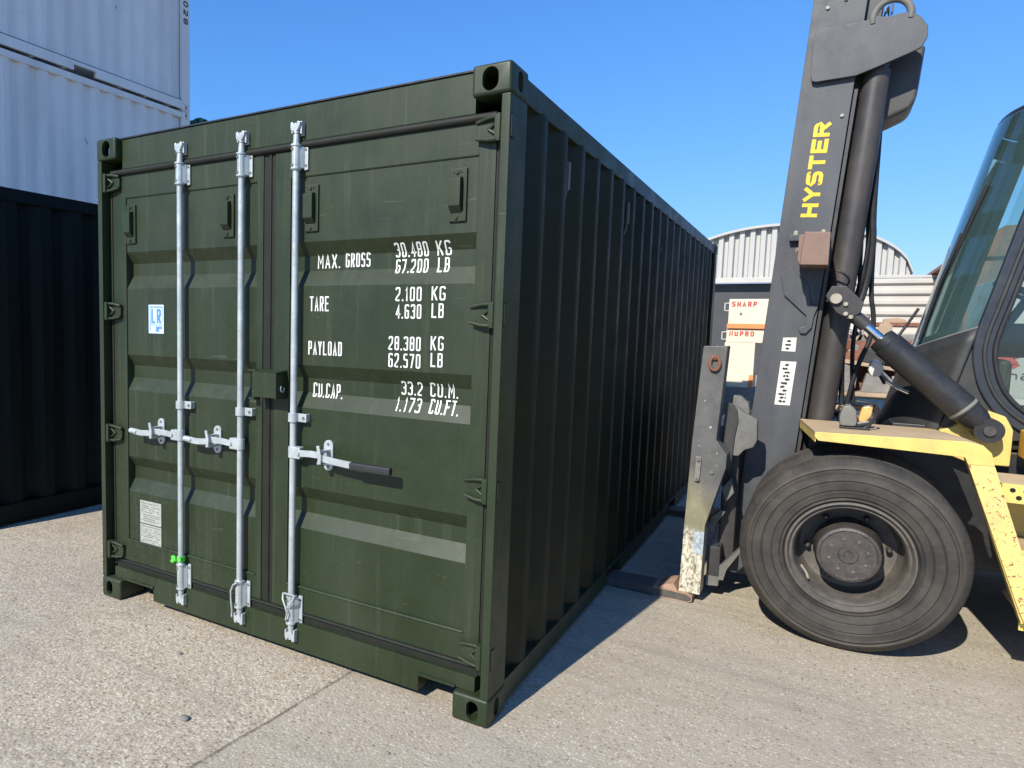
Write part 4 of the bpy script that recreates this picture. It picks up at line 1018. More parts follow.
# wheels
def wheel(yo, sgn, cx, R_, W_, inner=False, rr=0.283, tm='tyre_lug'):
    """yo outer face, sgn +1: outer face looks to -Y"""
    Y = lambda d: yo + sgn*d
    k_ = R_/0.513; w_ = W_/0.32
    w = MB(); prof = [(0.283, .022), (0.290, .006), (0.300, .002), (0.310, .008), (0.318, -.002), (0.345, -.008), (0.350, -.001), (0.356, -.006), (0.392, -.010), (0.398, -.002), (0.404, -.008), (0.432, .000), (0.442, -.003), (0.448, .009), (0.456, .010), (0.462, .004), (0.470, .010), (0.478, .022), (0.496, .036), (0.508, .058), (0.513, .085)]
    for d in (0.11, 0.135, 0.16, 0.185, 0.21, 0.235): prof += [(0.513, d-.006), (0.506, d-.004), (0.506, d+.004), (0.513, d+.006)]
    prof += [(0.508, .262), (0.490, .285), (0.44, .310), (0.36, .322), (0.283, .305), (0.270, .29), (0.270, .03)]
    w.lathe_y([(r*k_ if r > 0.29 else r*rr/0.283, Y(d*w_)) for r, d in prof] + [(rr, Y(.020*w_))], cx, R_, 96)
    wh = bpy.data.objects.new('wheel', None); COL.objects.link(wh); wh.parent = lift; ORG[wh.name] = ORG[lift.name]
    w.build('tyre', M[tm], wh)
    r = MB(); q = rr/0.283
    r.lathe_y([(0.2825*q, Y(.026)), (0.278*q, Y(.006)), (0.270*q, Y(.004)), (0.264*q, Y(.016)), (0.258*q, Y(.030)), (0.250*q, Y(.026)), (0.244*q, Y(.034)), (0.238*q, Y(.055)), (0.236*q, Y(.12)), (0.232*q, Y(.200)), (0.215*q, Y(.235)), (0.170*q, Y(.250)), (0.10*q, Y(.250)), (0.0, Y(.250)), (0.0, Y(.262)), (0.21*q, Y(.262)), (0.262*q, Y(.28)), (0.2695*q, Y(.29))], cx, R_, 72)
    r.build('rim', M['rim'], wh)
    if not inner:
        h = MB(); h.lathe_y([(0.155*q, Y(.249)), (0.155*q, Y(.180)), (0.146*q, Y(.165)), (0.144*q, Y(.065)), (0.138*q, Y(.052)), (0.126*q, Y(.048)), (0.120*q, Y(.054)), (0.045*q, Y(.054)), (0.040*q, Y(.046)), (0.022*q, Y(.046)), (0.018*q, Y(.052)), (0, Y(.052))], cx, R_, 48)
        h.build('hub', M['hub'], wh)
        b = MB()
        for i in range(8):
            t_ = i*PI/4 + 0.3; b.cyl((cx+0.085*q*math.cos(t_), Y(.055), R_+0.085*q*math.sin(t_)), (cx+0.085*q*math.cos(t_), Y(.050), R_+0.085*q*math.sin(t_)), 0.008*q, n=10)
        b.split('hub_bolt', M['rim'], wh)
        b = MB()
        for i in range(6):
            t_ = i*PI/3 + 0.10; b.tube([(cx+0.180*q*math.cos(t_), Y(.249), R_+0.180*q*math.sin(t_)), (cx+0.180*q*math.cos(t_), Y(.205), R_+0.180*q*math.sin(t_)), (cx+0.180*q*math.cos(t_), Y(.195), R_+0.180*q*math.sin(t_))], [0.014, 0.014, 0.008], 12)
        b.split('wheel_nut', M['hub'], wh)
        b = MB(); b.tube([(cx-0.20*q, Y(.15), R_-0.12*q), (cx-0.175*q, Y(.08), R_-0.135*q), (cx-0.165*q, Y(.04), R_-0.15*q)], 0.006, 8); b.build('tyre_valve', M['bolt'], wh)
    return wh
wheel(1.648, 1, 1.220, 0.498, 0.31)
wheel(2.030, 1, 1.222, 0.500, 0.28, True)
wheel(2*CY-1.648, -1, 1.220, 0.498, 0.31)
wheel(2*CY-2.030, -1, 1.222, 0.500, 0.28, True)
wheel(1.95, 1, 4.35, 0.43, 0.28, False, 0.235, 'tyre')
wheel(2*CY-1.95, -1, 4.35, 0.43, 0.28, False, 0.235, 'tyre')
MB().cyl((1.228, 2.32, 0.513), (1.228, 2*CY-2.32, 0.513), 0.13, n=24).build('axle', M['black'], lift)
MB().cyl((4.35, 2.2, 0.43), (4.35, 2*CY-2.2, 0.43), 0.08, n=24).build('axle', M['black'], lift)

# fender with folded edge, diagonal guard strip and steps (both sides)
for sgn in (1, -1):
    Yf = lambda y: y if sgn > 0 else 2*CY - y
    q = lambda a, b: tuple(sorted((Yf(a), Yf(b))))
    mb = MB(); tp = [(1.035, Yf(1.722)), (1.66, Yf(1.722)), (1.70, Yf(1.80)), (1.66, Yf(2.05)), (1.58, Yf(2.335)), (1.20, Yf(2.335)), (0.955, Yf(2.335))]
    mb.prism(tp, 'z', 1.098, 1.112, 0.002); mb.build('fender_top', M['fender_top'], lift)
    mb = MB(); mb.prism([(1.034, 1.1125), (1.640, 1.126), (1.700, 1.115), (1.735, 1.080), (1.750, 1.02), (1.652, 1.02), (1.640, 1.050), (1.600, 1.052), (1.053, 1.068), (1.034, 1.085)], 'y', *q(1.708, 1.7215), 0.003)
    mb.build('fender_edge', M['yellow'], lift)
    mb = MB(); mb.prism([(1.7505, 1.0195), (1.90, 0.56), (1.955, 0.36), (1.915, 0.29), (1.885, 0.36), (1.6525, 1.0195)], 'y', *q(1.708, 1.7215), 0.003)
    mb.build('guard_strip', M['yellow_worn'], lift)
    mb = MB(); mb.prism([(1.7215, 1.113), (1.730, 1.113), (1.730, 1.106)] if sgn > 0 else [(2*CY-1.7215, 1.113), (2*CY-1.730, 1.113), (2*CY-1.730, 1.106)], 'x', 1.04, 1.62); mb.build('fender_seam', M['yellow'], lift)
    mb = MB(); mb.prism([(1.036, Yf(1.7225)), (0.957, Yf(2.33)), (0.960, Yf(2.33)), (1.040, Yf(1.7225))], 'z', 1.060, 1.0975); mb.build('fender_lip', M['yellow'], lift)
    # strip returns inwards
    mb = MB(); mb.prism([(1.640, 1.06), (1.655, 1.06), (1.915, 0.31), (1.90, 0.30)], 'y', *q(1.722, 1.80)); mb.build('guard_flange', M['yellow'], lift)
    # body behind the fender
    mb = MB(); mb.prism([(1.60, 1.1125), (1.66, 1.14), (1.74, 1.21), (1.80, 1.235), (1.87, 1.21), (1.905, 1.14), (1.905, 0.95), (1.74, 0.95), (1.66, 0.98)], 'y', *q(2.262, 2.33), 0.01); mb.build('cylinder_mount', M['yellow'], lift)
    mb = MB(); mb.box(1.93, 2.55, *q(2.12, 2.27), 1.01, 1.15, 0.008); mb.build('side_box', M['orange_y'], lift)
    # steps
    for k_, (x0, z0) in enumerate(((1.79, 0.925), (1.84, 0.62), (1.90, 0.33))):
        mb = MB(); mb.box(x0, 2.62, *q(1.78, 2.12), z0-0.01, z0+0.012, 0.003); mb.build('step_tread', M['fender_top'], lift)
        mb = MB(); mb.box(x0+0.001, 2.62, *q(1.765, 1.7795), z0-0.075, z0+0.014, 0.002); fr = mb.build('step_front', M['yellow'], lift)
        mb = MB()
        for i in range(16):
            for j in range(2): mb.cyl((x0+0.04+i*0.048+(j*0.024), Yf(1.7655), z0-0.014-j*0.034), (x0+0.04+i*0.048+(j*0.024), Yf(1.7635), z0-0.014-j*0.034), 0.011, n=10)
        mb.build('step_holes', M['hole'], fr)
    mb = MB(); mb.prism([(1.80, 0.90), (2.60, 0.90), (2.60, 0.35), (1.97, 0.35)], 'y', *q(2.10, 2.14)); mb.build('step_back', M['yellow'], lift)
    mb = MB(); mb.prism([(2.60, 1.10), (2.66, 1.10), (2.66, 0.26), (2.60, 0.26)], 'y', *q(1.77, 2.14)); mb.build('step_side', M['yellow'], lift)

# work lamp on the fender
mb = MB(); mb.prism([(1.140, 1.175), (1.152, 1.234), (1.185, 1.244), (1.215, 1.215), (1.222, 1.150), (1.215, 1.128), (1.143, 1.128)], 'y', 1.96, 2.06, 0.012); mb.build('work_lamp', M['grey_plastic'], lift)
mb = MB(); mb.prism([(1.226, 1.175), (1.240, 1.235), (1.290, 1.245), (1.285, 1.190), (1.262, 1.150), (1.23, 1.145)], 'y', 2.00, 2.06, 0.012); mb.build('indicator_lamp', M['amber'], lift)
mb = MB(); mb.tube([(1.145, 1.99, 1.118), (1.25, 1.99, 1.118), (1.275, 1.99, 1.135), (1.305, 1.99, 1.20), (1.300, 1.99, 1.255), (1.21, 1.99, 1.262)], 0.008, 8); mb.box(1.145, 1.28, 1.97, 2.05, 1.1125, 1.124, 0.003); mb.build('lamp_guard', M['hose'], lift)
mb = MB(); mb.cyl((1.22, 2.02, 1.135), (1.275, 2.02, 1.150), 0.022, n=14); mb.build('lamp_socket', M['mast_dark'], lift)
# horn / valve block behind, with a bright pipe
mb = MB(); mb.prism([(1.272, 1.415), (1.285, 1.470), (1.320, 1.478), (1.352, 1.425), (1.335, 1.380), (1.285, 1.380)], 'y', 2.42, 2.52, 0.015); mb.build('work_lamp', M['scrap_white'], lift)
mb = MB(); mb.tube([(1.335, 2.44, 1.40), (1.375, 2.43, 1.350), (1.42, 2.42, 1.318), (1.47, 2.42, 1.296)], 0.010, 10); mb.build('brake_pipe', M['chrome'], lift)
mb = MB(); mb.box(1.15, 1.34, 2.45, 2.75, 1.03, 1.15, 0.02); mb.build('valve_block', M['mast_dark'], lift)

# chassis, hood, counterweight
mb = MB(); mb.box(1.00, 4.9, 2.36, 2*CY-2.36, 0.36, 1.02, 0.02); mb.build('chassis', M['black'], lift)
mb = MB(); mb.box(3.25, 4.75, 2.30, 2*CY-2.30, 1.03, 1.72, 0.06); mb.build('engine_hood', M['yellow'], lift)
mb = MB(); mb.prism([(4.72, 0.35), (5.45, 0.35), (5.62, 0.55), (5.62, 1.25), (5.40, 1.62), (4.76, 1.72)], 'y', 1.95, 2*CY-1.95, 0.05); mb.build('counterweight', M['yellow'], lift)
mb = MB(); mb.box(1.40, 3.24, 2.345, 2*CY-2.345, 1.03, 1.13, 0.01); mb.build('cab_floor', M['black'], lift)

# cab
CF = 2.85
zt_ = lambda Y: 1.535 + 0.135*min(1.0, abs(Y-CF)/0.55)**2
def front(Y, z):
    a = abs(Y-CF)/0.55
    return 1.478 + 0.238*(z-1.45) + 0.215*a**2.5
N_ = 24
def sheet(z_lo, z_hi, off, flip=False):
    mb = MB(); rows = []
    for i in range(N_+1):
        Y = 2.30 + 1.10*i/N_
        col = []
        for j in range(9):
            z = z_lo(Y) + (z_hi(Y)-z_lo(Y))*j/8; col.append(mb.bm.verts.new((front(Y, z)+off, Y, z)))
        rows.append(col)
    for a, b in zip(rows, rows[1:]):
        for j in range(8): mb.bm.faces.new((a[j], a[j+1], b[j+1], b[j]))
    return mb
zr = lambda Y: 2.83
mb = sheet(zt_, zr, 0.0); mb.build('windshield', M['glass'], lift)
mb = sheet(lambda Y: 1.06, lambda Y: zt_(Y)-0.004, -0.012); so = mb.build('cowl', M['cowl'], lift)
sm = so.modifiers.new("solid", 'SOLIDIFY'); sm.thickness = 0.02; sm.offset = 0
mb = MB(); mb.tube([(front(Y, zt_(Y))-0.004, Y, zt_(Y)) for Y in [2.30 + 1.10*i/30 for i in range(31)]], 0.012, 10); mb.build('windshield_seal', M['grey_plastic'], lift)
mb = sheet(lambda Y: 2.72, lambda Y: 2.834, 0.006); so = mb.build('windshield_header', M['pillar'], lift)
sm = so.modifiers.new("solid", 'SOLIDIFY'); sm.thickness = 0.008; sm.offset = 0
# roof
mb = MB(); pts = [(front(2.29 + 1.12*i/20, 2.93)-0.014, 2.29 + 1.12*i/20) for i in range(21)] + [(3.30, 3.41), (3.30, 2.29)]
mb.prism(pts, 'z', 2.836, 2.860, 0.006); mb.build('cab_roof', M['pillar'], lift)
for sgn in (1, -1):
    Yf = lambda y: y if sgn > 0 else 2*CF - y
    def sm_path(P_, n=2):
        P_ = [Vector(p) for p in P_]
        for _ in range(n):
            Q = [P_[0]]
            for a, b in zip(P_, P_[1:]): Q += [a*0.75+b*0.25, a*0.25+b*0.75]
            P_ = Q + [P_[-1]]
        return P_
    def offs(P_, d):
        out_ = []
        for i, p in enumerate(P_):
            t_ = (P_[min(i+1, len(P_)-1)] - P_[max(i-1, 0)]).normalized(); n_ = Vector((t_.z, 0, -t_.x))
            out_.append(p + n_*(-d))
        return out_
    base = sm_path([(2.030, Yf(2.30), 2.835), (1.888, Yf(2.30), 2.25), (1.788, Yf(2.30), 1.80), (1.745, Yf(2.30), 1.62), (1.742, Yf(2.30), 1.50), (1.785, Yf(2.30), 1.33), (1.885, Yf(2.30), 1.20), (2.05, Yf(2.30), 1.10), (2.2, Yf(2.30), 1.06)])
    o_edge = offs(base, -0.030); i_edge = offs(base, 0.070)
    mb = MB(); y0, y1 = sorted((Yf(2.285), Yf(2.335)))
    if sgn < 0: o_edge = offs(base, -0.014); i_edge = offs(base, 0.03)
    lo = [[mb.bm.verts.new((p.x, y_, p.z)) for p in e_] for y_ in (y0, y1) for e_ in (o_edge, i_edge)]
    for i in range(len(base)-1):
        for u_, v_ in ((lo[0], lo[1]), (lo[1], lo[3]), (lo[3], lo[2]), (lo[2], lo[0])):
            mb.bm.faces.new((u_[i], v_[i], v_[i+1], u_[i+1]))
    bmesh.ops.recalc_face_normals(mb.bm, faces=mb.bm.faces); mb.build('cab_pillar', M['pillar'], lift, bevel=0.008 if sgn > 0 else 0.0)
    if sgn > 0:
        MB().tube([p + Vector((0, -0.018, 0)) for p in offs(base, 0.018)], 0.010, 12).build('door_seal', M['cowl'], lift)
        MB().tube([p + Vector((0, -0.018, 0)) for p in offs(base, 0.060)], 0.012, 12).build('door_frame', M['black'], lift)
    # quarter panel beside the cowl
    mb = MB(); mb.prism([(1.74, 1.66), (1.755, 1.50), (1.80, 1.33), (1.90, 1.20), (2.05, 1.10), (1.70, 1.06), (1.58, 1.06)], 'y', *sorted((Yf(2.306), Yf(2.33)))); mb.build('quarter_panel', M['cowl'], lift)
    # rear frame and side glass
    mb = MB(); mb.box(3.15, 3.24, *sorted((Yf(2.30), Yf(2.38))), 1.13, 2.835, 0.01); mb.build('cab_pillar', M['pillar'], lift)
    mb = MB(); mb.box(1.92, 3.15, *sorted((Yf(2.31), Yf(2.37))), 2.76, 2.835, 0.01); mb.build('roof_rail', M['pillar'], lift)
    gl = [(p.x, p.z) for p in offs(base, 0.064) if p.z > 1.22 and p.z < 2.76]
    mb = MB(); mb.prism([(3.15, 2.76)] + gl[:] + [(3.15, 1.22)], 'y', *sorted((Yf(2.322), Yf(2.328)))); mb.build('door_glass', M['glass_clear'], lift)
    mb = MB(); mb.prism([(2.03, 1.20), (3.15, 1.20), (3.15, 1.06), (2.20, 1.06)], 'y', *sorted((Yf(2.31), Yf(2.34)))); mb.build('door_panel', M['black'], lift)
    if sgn < 0:
        mb = MB(); mb.box(1.90, 3.15, Yf(2.36), Yf(2.335), 1.50, 1.715, 0.01); mb.build('door_beltline', M['black'], lift)
    mb = MB(); mb.box(2.35, 2.50, *sorted((Yf(2.27), Yf(2.30))), 1.48, 1.52, 0.008); mb.build('door_latch', M['grip'], lift)
# wiper, seat, steering wheel
mb = MB(); P_ = [(front(2.62, 1.60)-0.02, 2.62, 1.60), (front(2.62, 1.9)-0.03, 2.62, 1.90), (front(2.60, 2.2)-0.025, 2.60, 2.20)]
mb.tube(P_, 0.008, 8); mb.tube([(front(2.66, 1.85)-0.012, 2.66, 1.85), (front(2.56, 2.45)-0.012, 2.56, 2.45)], 0.010, 8); mb.build('wiper', M['hose'], lift)
mb = MB(); mb.box(2.30, 2.82, 2.62, 3.10, 1.35, 1.48, 0.04); mb.prism([(2.78, 1.46), (2.92, 1.46), (3.02, 2.10), (2.90, 2.12)], 'y', 2.64, 3.08, 0.03); mb.build('driver_seat', M['seat'], lift)
mb = MB(); c_ = Vector((2.02, 2.85, 1.86)); ax = Vector((0.45, 0, 0.89)).normalized(); e1 = Vector((0, 1, 0)); e2 = ax.cross(e1)
mb.tube([c_ + (e1*math.cos(t_)+e2*math.sin(t_))*0.17 for t_ in [2*PI*i/28 for i in range(29)]], 0.013, 10, False); mb.cyl(c_ - ax*0.0, c_ - ax*0.50, 0.022, n=12)
for t_ in (0, 2*PI/3, 4*PI/3): mb.cyl(c_, c_ + (e1*math.cos(t_)+e2*math.sin(t_))*0.17, 0.010, n=8)
mb.build('steering_wheel', M['grip'], lift)
mb = MB(); mb.box(1.74, 1.92, 2.50, 3.20, 1.13, 1.50, 0.03); mb.build('dashboard', M['cowl'], lift)
# rear window
mb = MB(); mb.box(3.20, 3.206, 2.39, 2*CF-2.39, 1.74, 2.85); mb.build('rear_window', M['glass_clear'], lift)

# ------------------------------------------------------------------ behind: barrel-roofed shed, sheet fence, brick house, lorry body, boxes, scrap
shed = thing('storage_shed', 'white barrel-roofed shed with vertically ribbed gable behind the forklift mast', 'shed', (-0.6, 33, 0))
def arch(x):            # roof height over x
    t_ = (x + 0.55)/4.35
    return 3.92 + 2.14*math.sqrt(max(0.0, 1 - t_*t_))
mb = MB(); D = 0.17; x = -4.8; pr_ = []
while x < 3.75:
    pr_ += [(x, 0), (x+0.17, 0), (x+0.22, D), (x+0.34, D)]; x += 0.39
for (a, da), (b, db) in zip(pr_, pr_[1:]):
    mb.poly([(a, 30+da, 3.95), (b, 30+db, 3.95), (b, 30+db, arch(b)), (a, 30+da, arch(a))])
bmesh.ops.remove_doubles(mb.bm, verts=mb.bm.verts, dist=1e-5); mb.build('gable', M['shed_white'], shed)
mb = MB(); n = 40; rows = []
for i in range(n+1):
    x = -4.9 + 8.7*i/n; z = arch(min(3.79, max(-4.89, x)))
    rows.append([mb.bm.verts.new(p) for p in ((x, 29.85, z), (x, 29.85, z+0.10), (x, 42, z+0.10), (x, 42, z))])
for a, b in zip(rows, rows[1:]):
    for j in range(4): mb.bm.faces.new((a[j], b[j], b[(j+1) % 4], a[(j+1) % 4]))
bmesh.ops.recalc_face_normals(mb.bm, faces=mb.bm.faces); mb.build('barrel_roof', M['shed_white'], shed)
MB().box(-4.9, 3.8, 29.80, 29.98, 3.80, 4.02, 0.01).build('lintel', M['shed_sheet'], shed)
MB().box(-4.8, 3.7, 30.25, 30.45, 0, 3.80).build('front_wall', M['shed_dark'], shed)
for xx in (-4.8, 3.55): MB().box(xx, xx+0.15, 30.46, 42, 0, 3.9).build('side_wall', M['shed_dark'], shed)
MB().cyl((0.2, 29.9, 6.10), (0.2, 29.9, 6.75), 0.03, n=8).build('roof_rod', M['castgrey'], shed)

# long pale corrugated sheet wall, ribs lying flat
fen = thing('sheet_fence', 'pale fence of horizontally ribbed metal sheets right of the shed', 'fence', (4.5, 20, 0))
mb = MB(); z = 1.60; p_ = []
while z < 3.0: p_ += [(z, 0), (z+0.08, 0.0), (z+0.12, 0.085), (z+0.20, 0.085), (z+0.24, 0)]; z += 0.27
for (a, da), (b, db) in zip(p_, p_[1:]):
    if b > a: mb.poly([(1.2, 20-da, a), (9.5, 20-da, a), (9.5, 20-db, b), (1.2, 20-db, b)])
bmesh.ops.remove_doubles(mb.bm, verts=mb.bm.verts, dist=1e-5); mb.build('ribbed_sheet', M['shed_sheet'], fen)
MB().box(1.2, 9.5, 19.98, 20.10, 3.20, 3.27, 0.01).build('top_rail', M['shed_white'], fen)
MB().box(1.2, 9.5, 20.02, 20.12, 0, 1.75).build('lower_wall', M['shed_dark'], fen)
for i, xx in enumerate((1.3, 3.4, 5.5, 7.6)): MB().box(xx, xx+0.08, 20.03, 20.14, 1.7, 3.27).build('fence_post', M['castgrey'], fen)

br = thing('brown_building', 'reddish brown building half hidden behind the cab windscreen', 'building', (7.5, 18, 0))
mb = MB(); mb.box(3.50, 12, 16, 24, 0, 3.45, 0.02); mb.build('wall', M['brick'], br)
mb = MB(); mb.prism([(3.32, 3.30), (12.2, 3.452), (12.2, 3.95), (4.0, 3.92)], 'y', 15.9, 24.1, 0.01); mb.build('roof', M['rust'], br)
mb = MB(); mb.box(5.0, 6.2, 15.96, 15.999, 1.2, 2.3); wd = mb.build('window', M['glass_clear'], br)
mb = MB(); mb.box(3.8, 4.7, 15.96, 15.999, 0.0, 2.1); mb.build('door', M['wood'], br)

van = thing('lorry_body', 'white lorry box body with red lettering seen through the cab door window', 'lorry', (5.6, 9.8, 0))
mb = MB(); mb.box(2.90, 8.0, 9.0, 11.2, 0.62, 2.42, 0.03); body = mb.build('box_body', M['shed_white'], van)
mb = MB()
add_text(mb, text_quads('SP', 2.93, 3.42, 1.27, 1.44, 0.055, 0.35), lambda a_, b_, l_: (a_, 8.996 - l_*0.001, b_))
mb.build('red_lettering', M['red_ink'], body, smooth=False)
mb = MB()
add_text(mb, text_quads('ham', 3.06, 3.36, 1.13, 1.25, 0.016, 0.4), lambda a_, b_, l_: (a_, 8.996 - l_*0.001, b_))
mb.build('black_lettering', M['black_ink'], body, smooth=False)
mb = MB(); mb.box(2.95, 7.9, 9.3, 10.9, 0.40, 0.615); mb.build('lorry_chassis', M['black'], van)
for xx in (3.8, 6.8):
    mb = MB(); mb.lathe_y([(0.0, 9.12), (0.12, 9.12), (0.24, 9.16), (0.25, 9.08), (0.40, 9.08), (0.43, 9.12), (0.43, 9.32), (0.38, 9.36), (0, 9.36)], xx, 0.43, 32); mb.build('wheel', M['tyre'], van)

# cream boxes with orange trim
def cream_box(label, x0, x1, y0, y1, z0, z1, text=None, trim=None, col='cream'):
    t = thing('metal_cabinet', label, 'cabinet', ((x0+x1)/2, (y0+y1)/2, z0), 'cream metal cabinets stacked beside the container')
    mb = MB(); mb.box(x0, x1, y0, y1, z0, z1, 0.008); mb.build('casing', M[col], t)
    if text:
        mb = MB(); tw = 0.30
        add_text(mb, text_quads(text, x0+0.035, x0+0.035+tw, z1-0.105, z1-0.035, 0.016, 0.45), lambda a_, b_, l_: (a_, y0 - 0.002 - l_*0.001, b_))
        mb.build('red_lettering', M['red_ink'], t, smooth=False)
    for tr in (trim or []):
        MB().box(tr[0], tr[1], y0-0.012, y0-0.0005, tr[2], tr[3], 0.003).build('trim', M['orange'], t)
    return t
c1 = cream_box('cream metal cabinet with red word and an orange band, top of its stack', -0.050, 0.475, 8.0, 8.5, 1.702, 2.095, 'SHARP', [(-0.060, 0.440, 1.700, 1.765)])
mb = MB(); mb.cyl((0.10, 7.999, 1.90), (0.10, 7.985, 1.90), 0.014, n=10); mb.build('knob', M['castgrey'], c1)
c2 = cream_box('cream metal cabinet with a red word and orange right edge, second in its stack', -0.062, 0.450, 8.02, 8.5, 1.512, 1.700, 'NUPRO', [(0.400, 0.452, 1.505, 1.70)])
c3 = cream_box('tall narrow cream metal cabinet under the two lettered ones', -0.075, 0.295, 8.02, 8.5, 0.902, 1.510, None, [(0.245, 0.297, 0.915, 1.08)])
c4 = cream_box('grey cabinet at the foot of the cream cabinets', -0.09, 0.36, 8.0, 8.5, 0.0, 0.90, None, None, 'scrap_grey')
for zz, xx, cc in ((1.99, -0.060, c1), (1.60, -0.073, c2)):
    mb = MB(); mb.tube([(xx+0.012, 8.05, zz+0.05), (xx-0.045, 8.05, zz+0.05), (xx-0.045, 8.05, zz-0.05), (xx+0.012, 8.05, zz-0.05)], 0.009, 8); mb.build('side_handle', M['scrap_white'], cc)
mb = MB(); mb.box(0.37, 0.80, 9.2, 9.8, 0, 2.32, 0.02); bl = mb.build('steel_locker', M['castgrey'], None, (0.6, 9.5, 0)); tag(bl, 'plain grey steel locker behind the cream cabinets', 'locker')

# scrap machinery between mast and cab
rs = random.Random(11)
def scrap_pallets(x, y, n):
    t = thing('pallet_stack', 'stack of weathered wooden pallets in the scrap behind the forklift', 'pallets', (x, y, 0))
    for i in range(n):
        mb = MB(); z = i*0.145
        for j in range(3): mb.box(x-0.5, x+0.5, y-0.4+j*0.35, y-0.3+j*0.35, z+0.022, z+0.10)
        for j in range(6): mb.box(x-0.5+j*0.172, x-0.38+j*0.172, y-0.42, y+0.42, z+0.1005, z+0.122)
        mb.box(x-0.5, x+0.5, y-0.42, y-0.30, z, z+0.0215)
        mb.build('pallet', M['wood'], t)
scrap_pallets(1.75, 9.6, 7)
def engine(name, label, cat, x, y, z, s, m1, m2):
    t = thing(name, label, cat, (x, y, z))
    mb = MB(); mb.prism([(x-0.30*s, z), (x+0.30*s, z), (x+0.34*s, z+0.22*s), (x+0.22*s, z+0.42*s), (x-0.20*s, z+0.42*s), (x-0.34*s, z+0.20*s)], 'y', y-0.2*s, y+0.2*s, 0.02*s); mb.build('engine_block', m1, t)
    for k_ in range(4):
        mb = MB(); cx = x-0.22*s+k_*0.14*s; mb.tube([(cx, y-0.21*s, z+0.30*s), (cx, y-0.30*s, z+0.28*s), (cx+0.03*s, y-0.30*s, z+0.08*s)], 0.028*s, 10); mb.build('exhaust_pipe', m2, t)
    mb = MB(); mb.cyl((x+0.35*s, y-0.1*s, z+0.2*s), (x+0.42*s, y-0.1*s, z+0.2*s), 0.13*s, n=20); mb.build('pulley', m2, t)
    return t
engine('scrap_engine', 'rusty red engine block on the scrap pallets', 'engine', 1.62, 9.5, 1.02, 1.0, M['rust'], M['scrap_grey'])
engine('scrap_engine', 'grey engine block standing on top of the scrap', 'engine', 2.05, 9.9, 1.30, 0.9, M['scrap_grey'], M['rust'])
t = thing('scrap_rack', 'rusty steel rack full of oddments behind the forklift', 'rack', (1.7, 10.6, 0))
for xx in (1.05, 2.45):
    for yy in (10.3, 10.9): MB().box(xx, xx+0.07, yy, yy+0.07, 0, 1.95).build('upright', M['rust'], t)
for zz in (0.5, 1.15, 1.80): MB().box(1.0, 2.55, 10.28, 10.99, zz, zz+0.05).build('shelf', M['rust'], t)
for i in range(26):
    zz = rs.choice((0.5505, 1.2005, 1.8505)); x = rs.uniform(1.15, 2.4); w_ = rs.uniform(0.07, 0.2); h_ = rs.uniform(0.06, 0.26 if zz > 1.7 else 0.45); y = rs.uniform(10.35, 10.75)
    m_ = M[rs.choice(('rust', 'scrap_grey', 'scrap_white', 'wood', 'brick', 'castgrey', 'rust', 'scrap_grey'))]
    k_ = i % 3
    mb = MB()
    if k_ == 0:
        mb.prism([(x-w_, zz), (x+w_, zz), (x+w_*0.8, zz+h_*0.7), (x+w_*0.1, zz+h_), (x-w_*0.9, zz+h_*0.8)], 'y', y, y+w_*1.4, 0.01); nm, ct = 'scrap_casting', 'casting'
    elif k_ == 1:
        mb.tube([(x-w_, y, zz+0.05), (x-w_*0.3, y, zz+h_*0.9), (x+w_*0.5, y+0.05, zz+h_*0.7), (x+w_, y, zz+0.06)], 0.025, 8); nm, ct = 'scrap_pipe', 'pipe'
    else:
        mb.cyl((x, y, zz), (x, y, zz+h_*0.8), w_*0.6, w_*0.5, n=18); mb.cyl((x, y, zz+h_*0.8), (x, y, zz+h_), w_*0.2, n=12); nm, ct = 'scrap_canister', 'canister'
    o = mb.build(nm, m_, None, (x, y, zz)); tag(o, {'scrap_casting': 'lump of scrap casting lying on the rusty rack', 'scrap_pipe': 'bent piece of scrap pipe lying on the rusty rack', 'scrap_canister': 'small scrap canister standing on the rusty rack'}[nm], ct, 'oddments on the scrap rack')
mb = MB(); mb.prism([(1.18, 1.66), (1.55, 1.70), (1.62, 1.78), (1.30, 1.82), (1.12, 1.76)], 'y', 9.1, 9.6, 0.03); tag(mb.build('white_sack', M['scrap_white'], None, (1.4, 9.3, 1.66)), 'crumpled white sack on the scrap near the mast', 'sack')
mb = MB(); mb.prism([(1.10, 1.44), (1.95, 1.47), (1.95, 1.66), (1.12, 1.655)], 'y', 9.15, 9.75, 0.02); tag(mb.build('red_panel', M['rust'], None, (1.5, 9.5, 1.44)), 'rust red sheet metal box under the white sack', 'box')
mb = MB(); mb.cyl((2.30, 9.0, 0), (2.30, 9.0, 0.88), 0.29, n=32); dr = mb; 
for zz in (0.29, 0.58): mb.tube([(2.30, 9.0, zz-0.012), (2.30, 9.0, zz), (2.30, 9.0, zz+0.012)], [0.29, 0.302, 0.29], 32, False)
tag(mb.build('oil_drum', M['rust'], None, (2.3, 9.0, 0)), 'rusty ribbed oil drum beside the pallet stack', 'drum')
t = thing('work_bench', 'timber bench loaded with parts in front of the scrap rack', 'bench', (1.7, 8.3, 0))
MB().box(1.12, 2.30, 8.0, 8.6, 0.88, 0.93, 0.004).build('bench_top', M['wood'], t)
for xx in (1.14, 2.20):
    for yy in (8.02, 8.50): MB().box(xx, xx+0.08, yy, yy+0.08, 0, 0.88).build('leg', M['wood'], t)
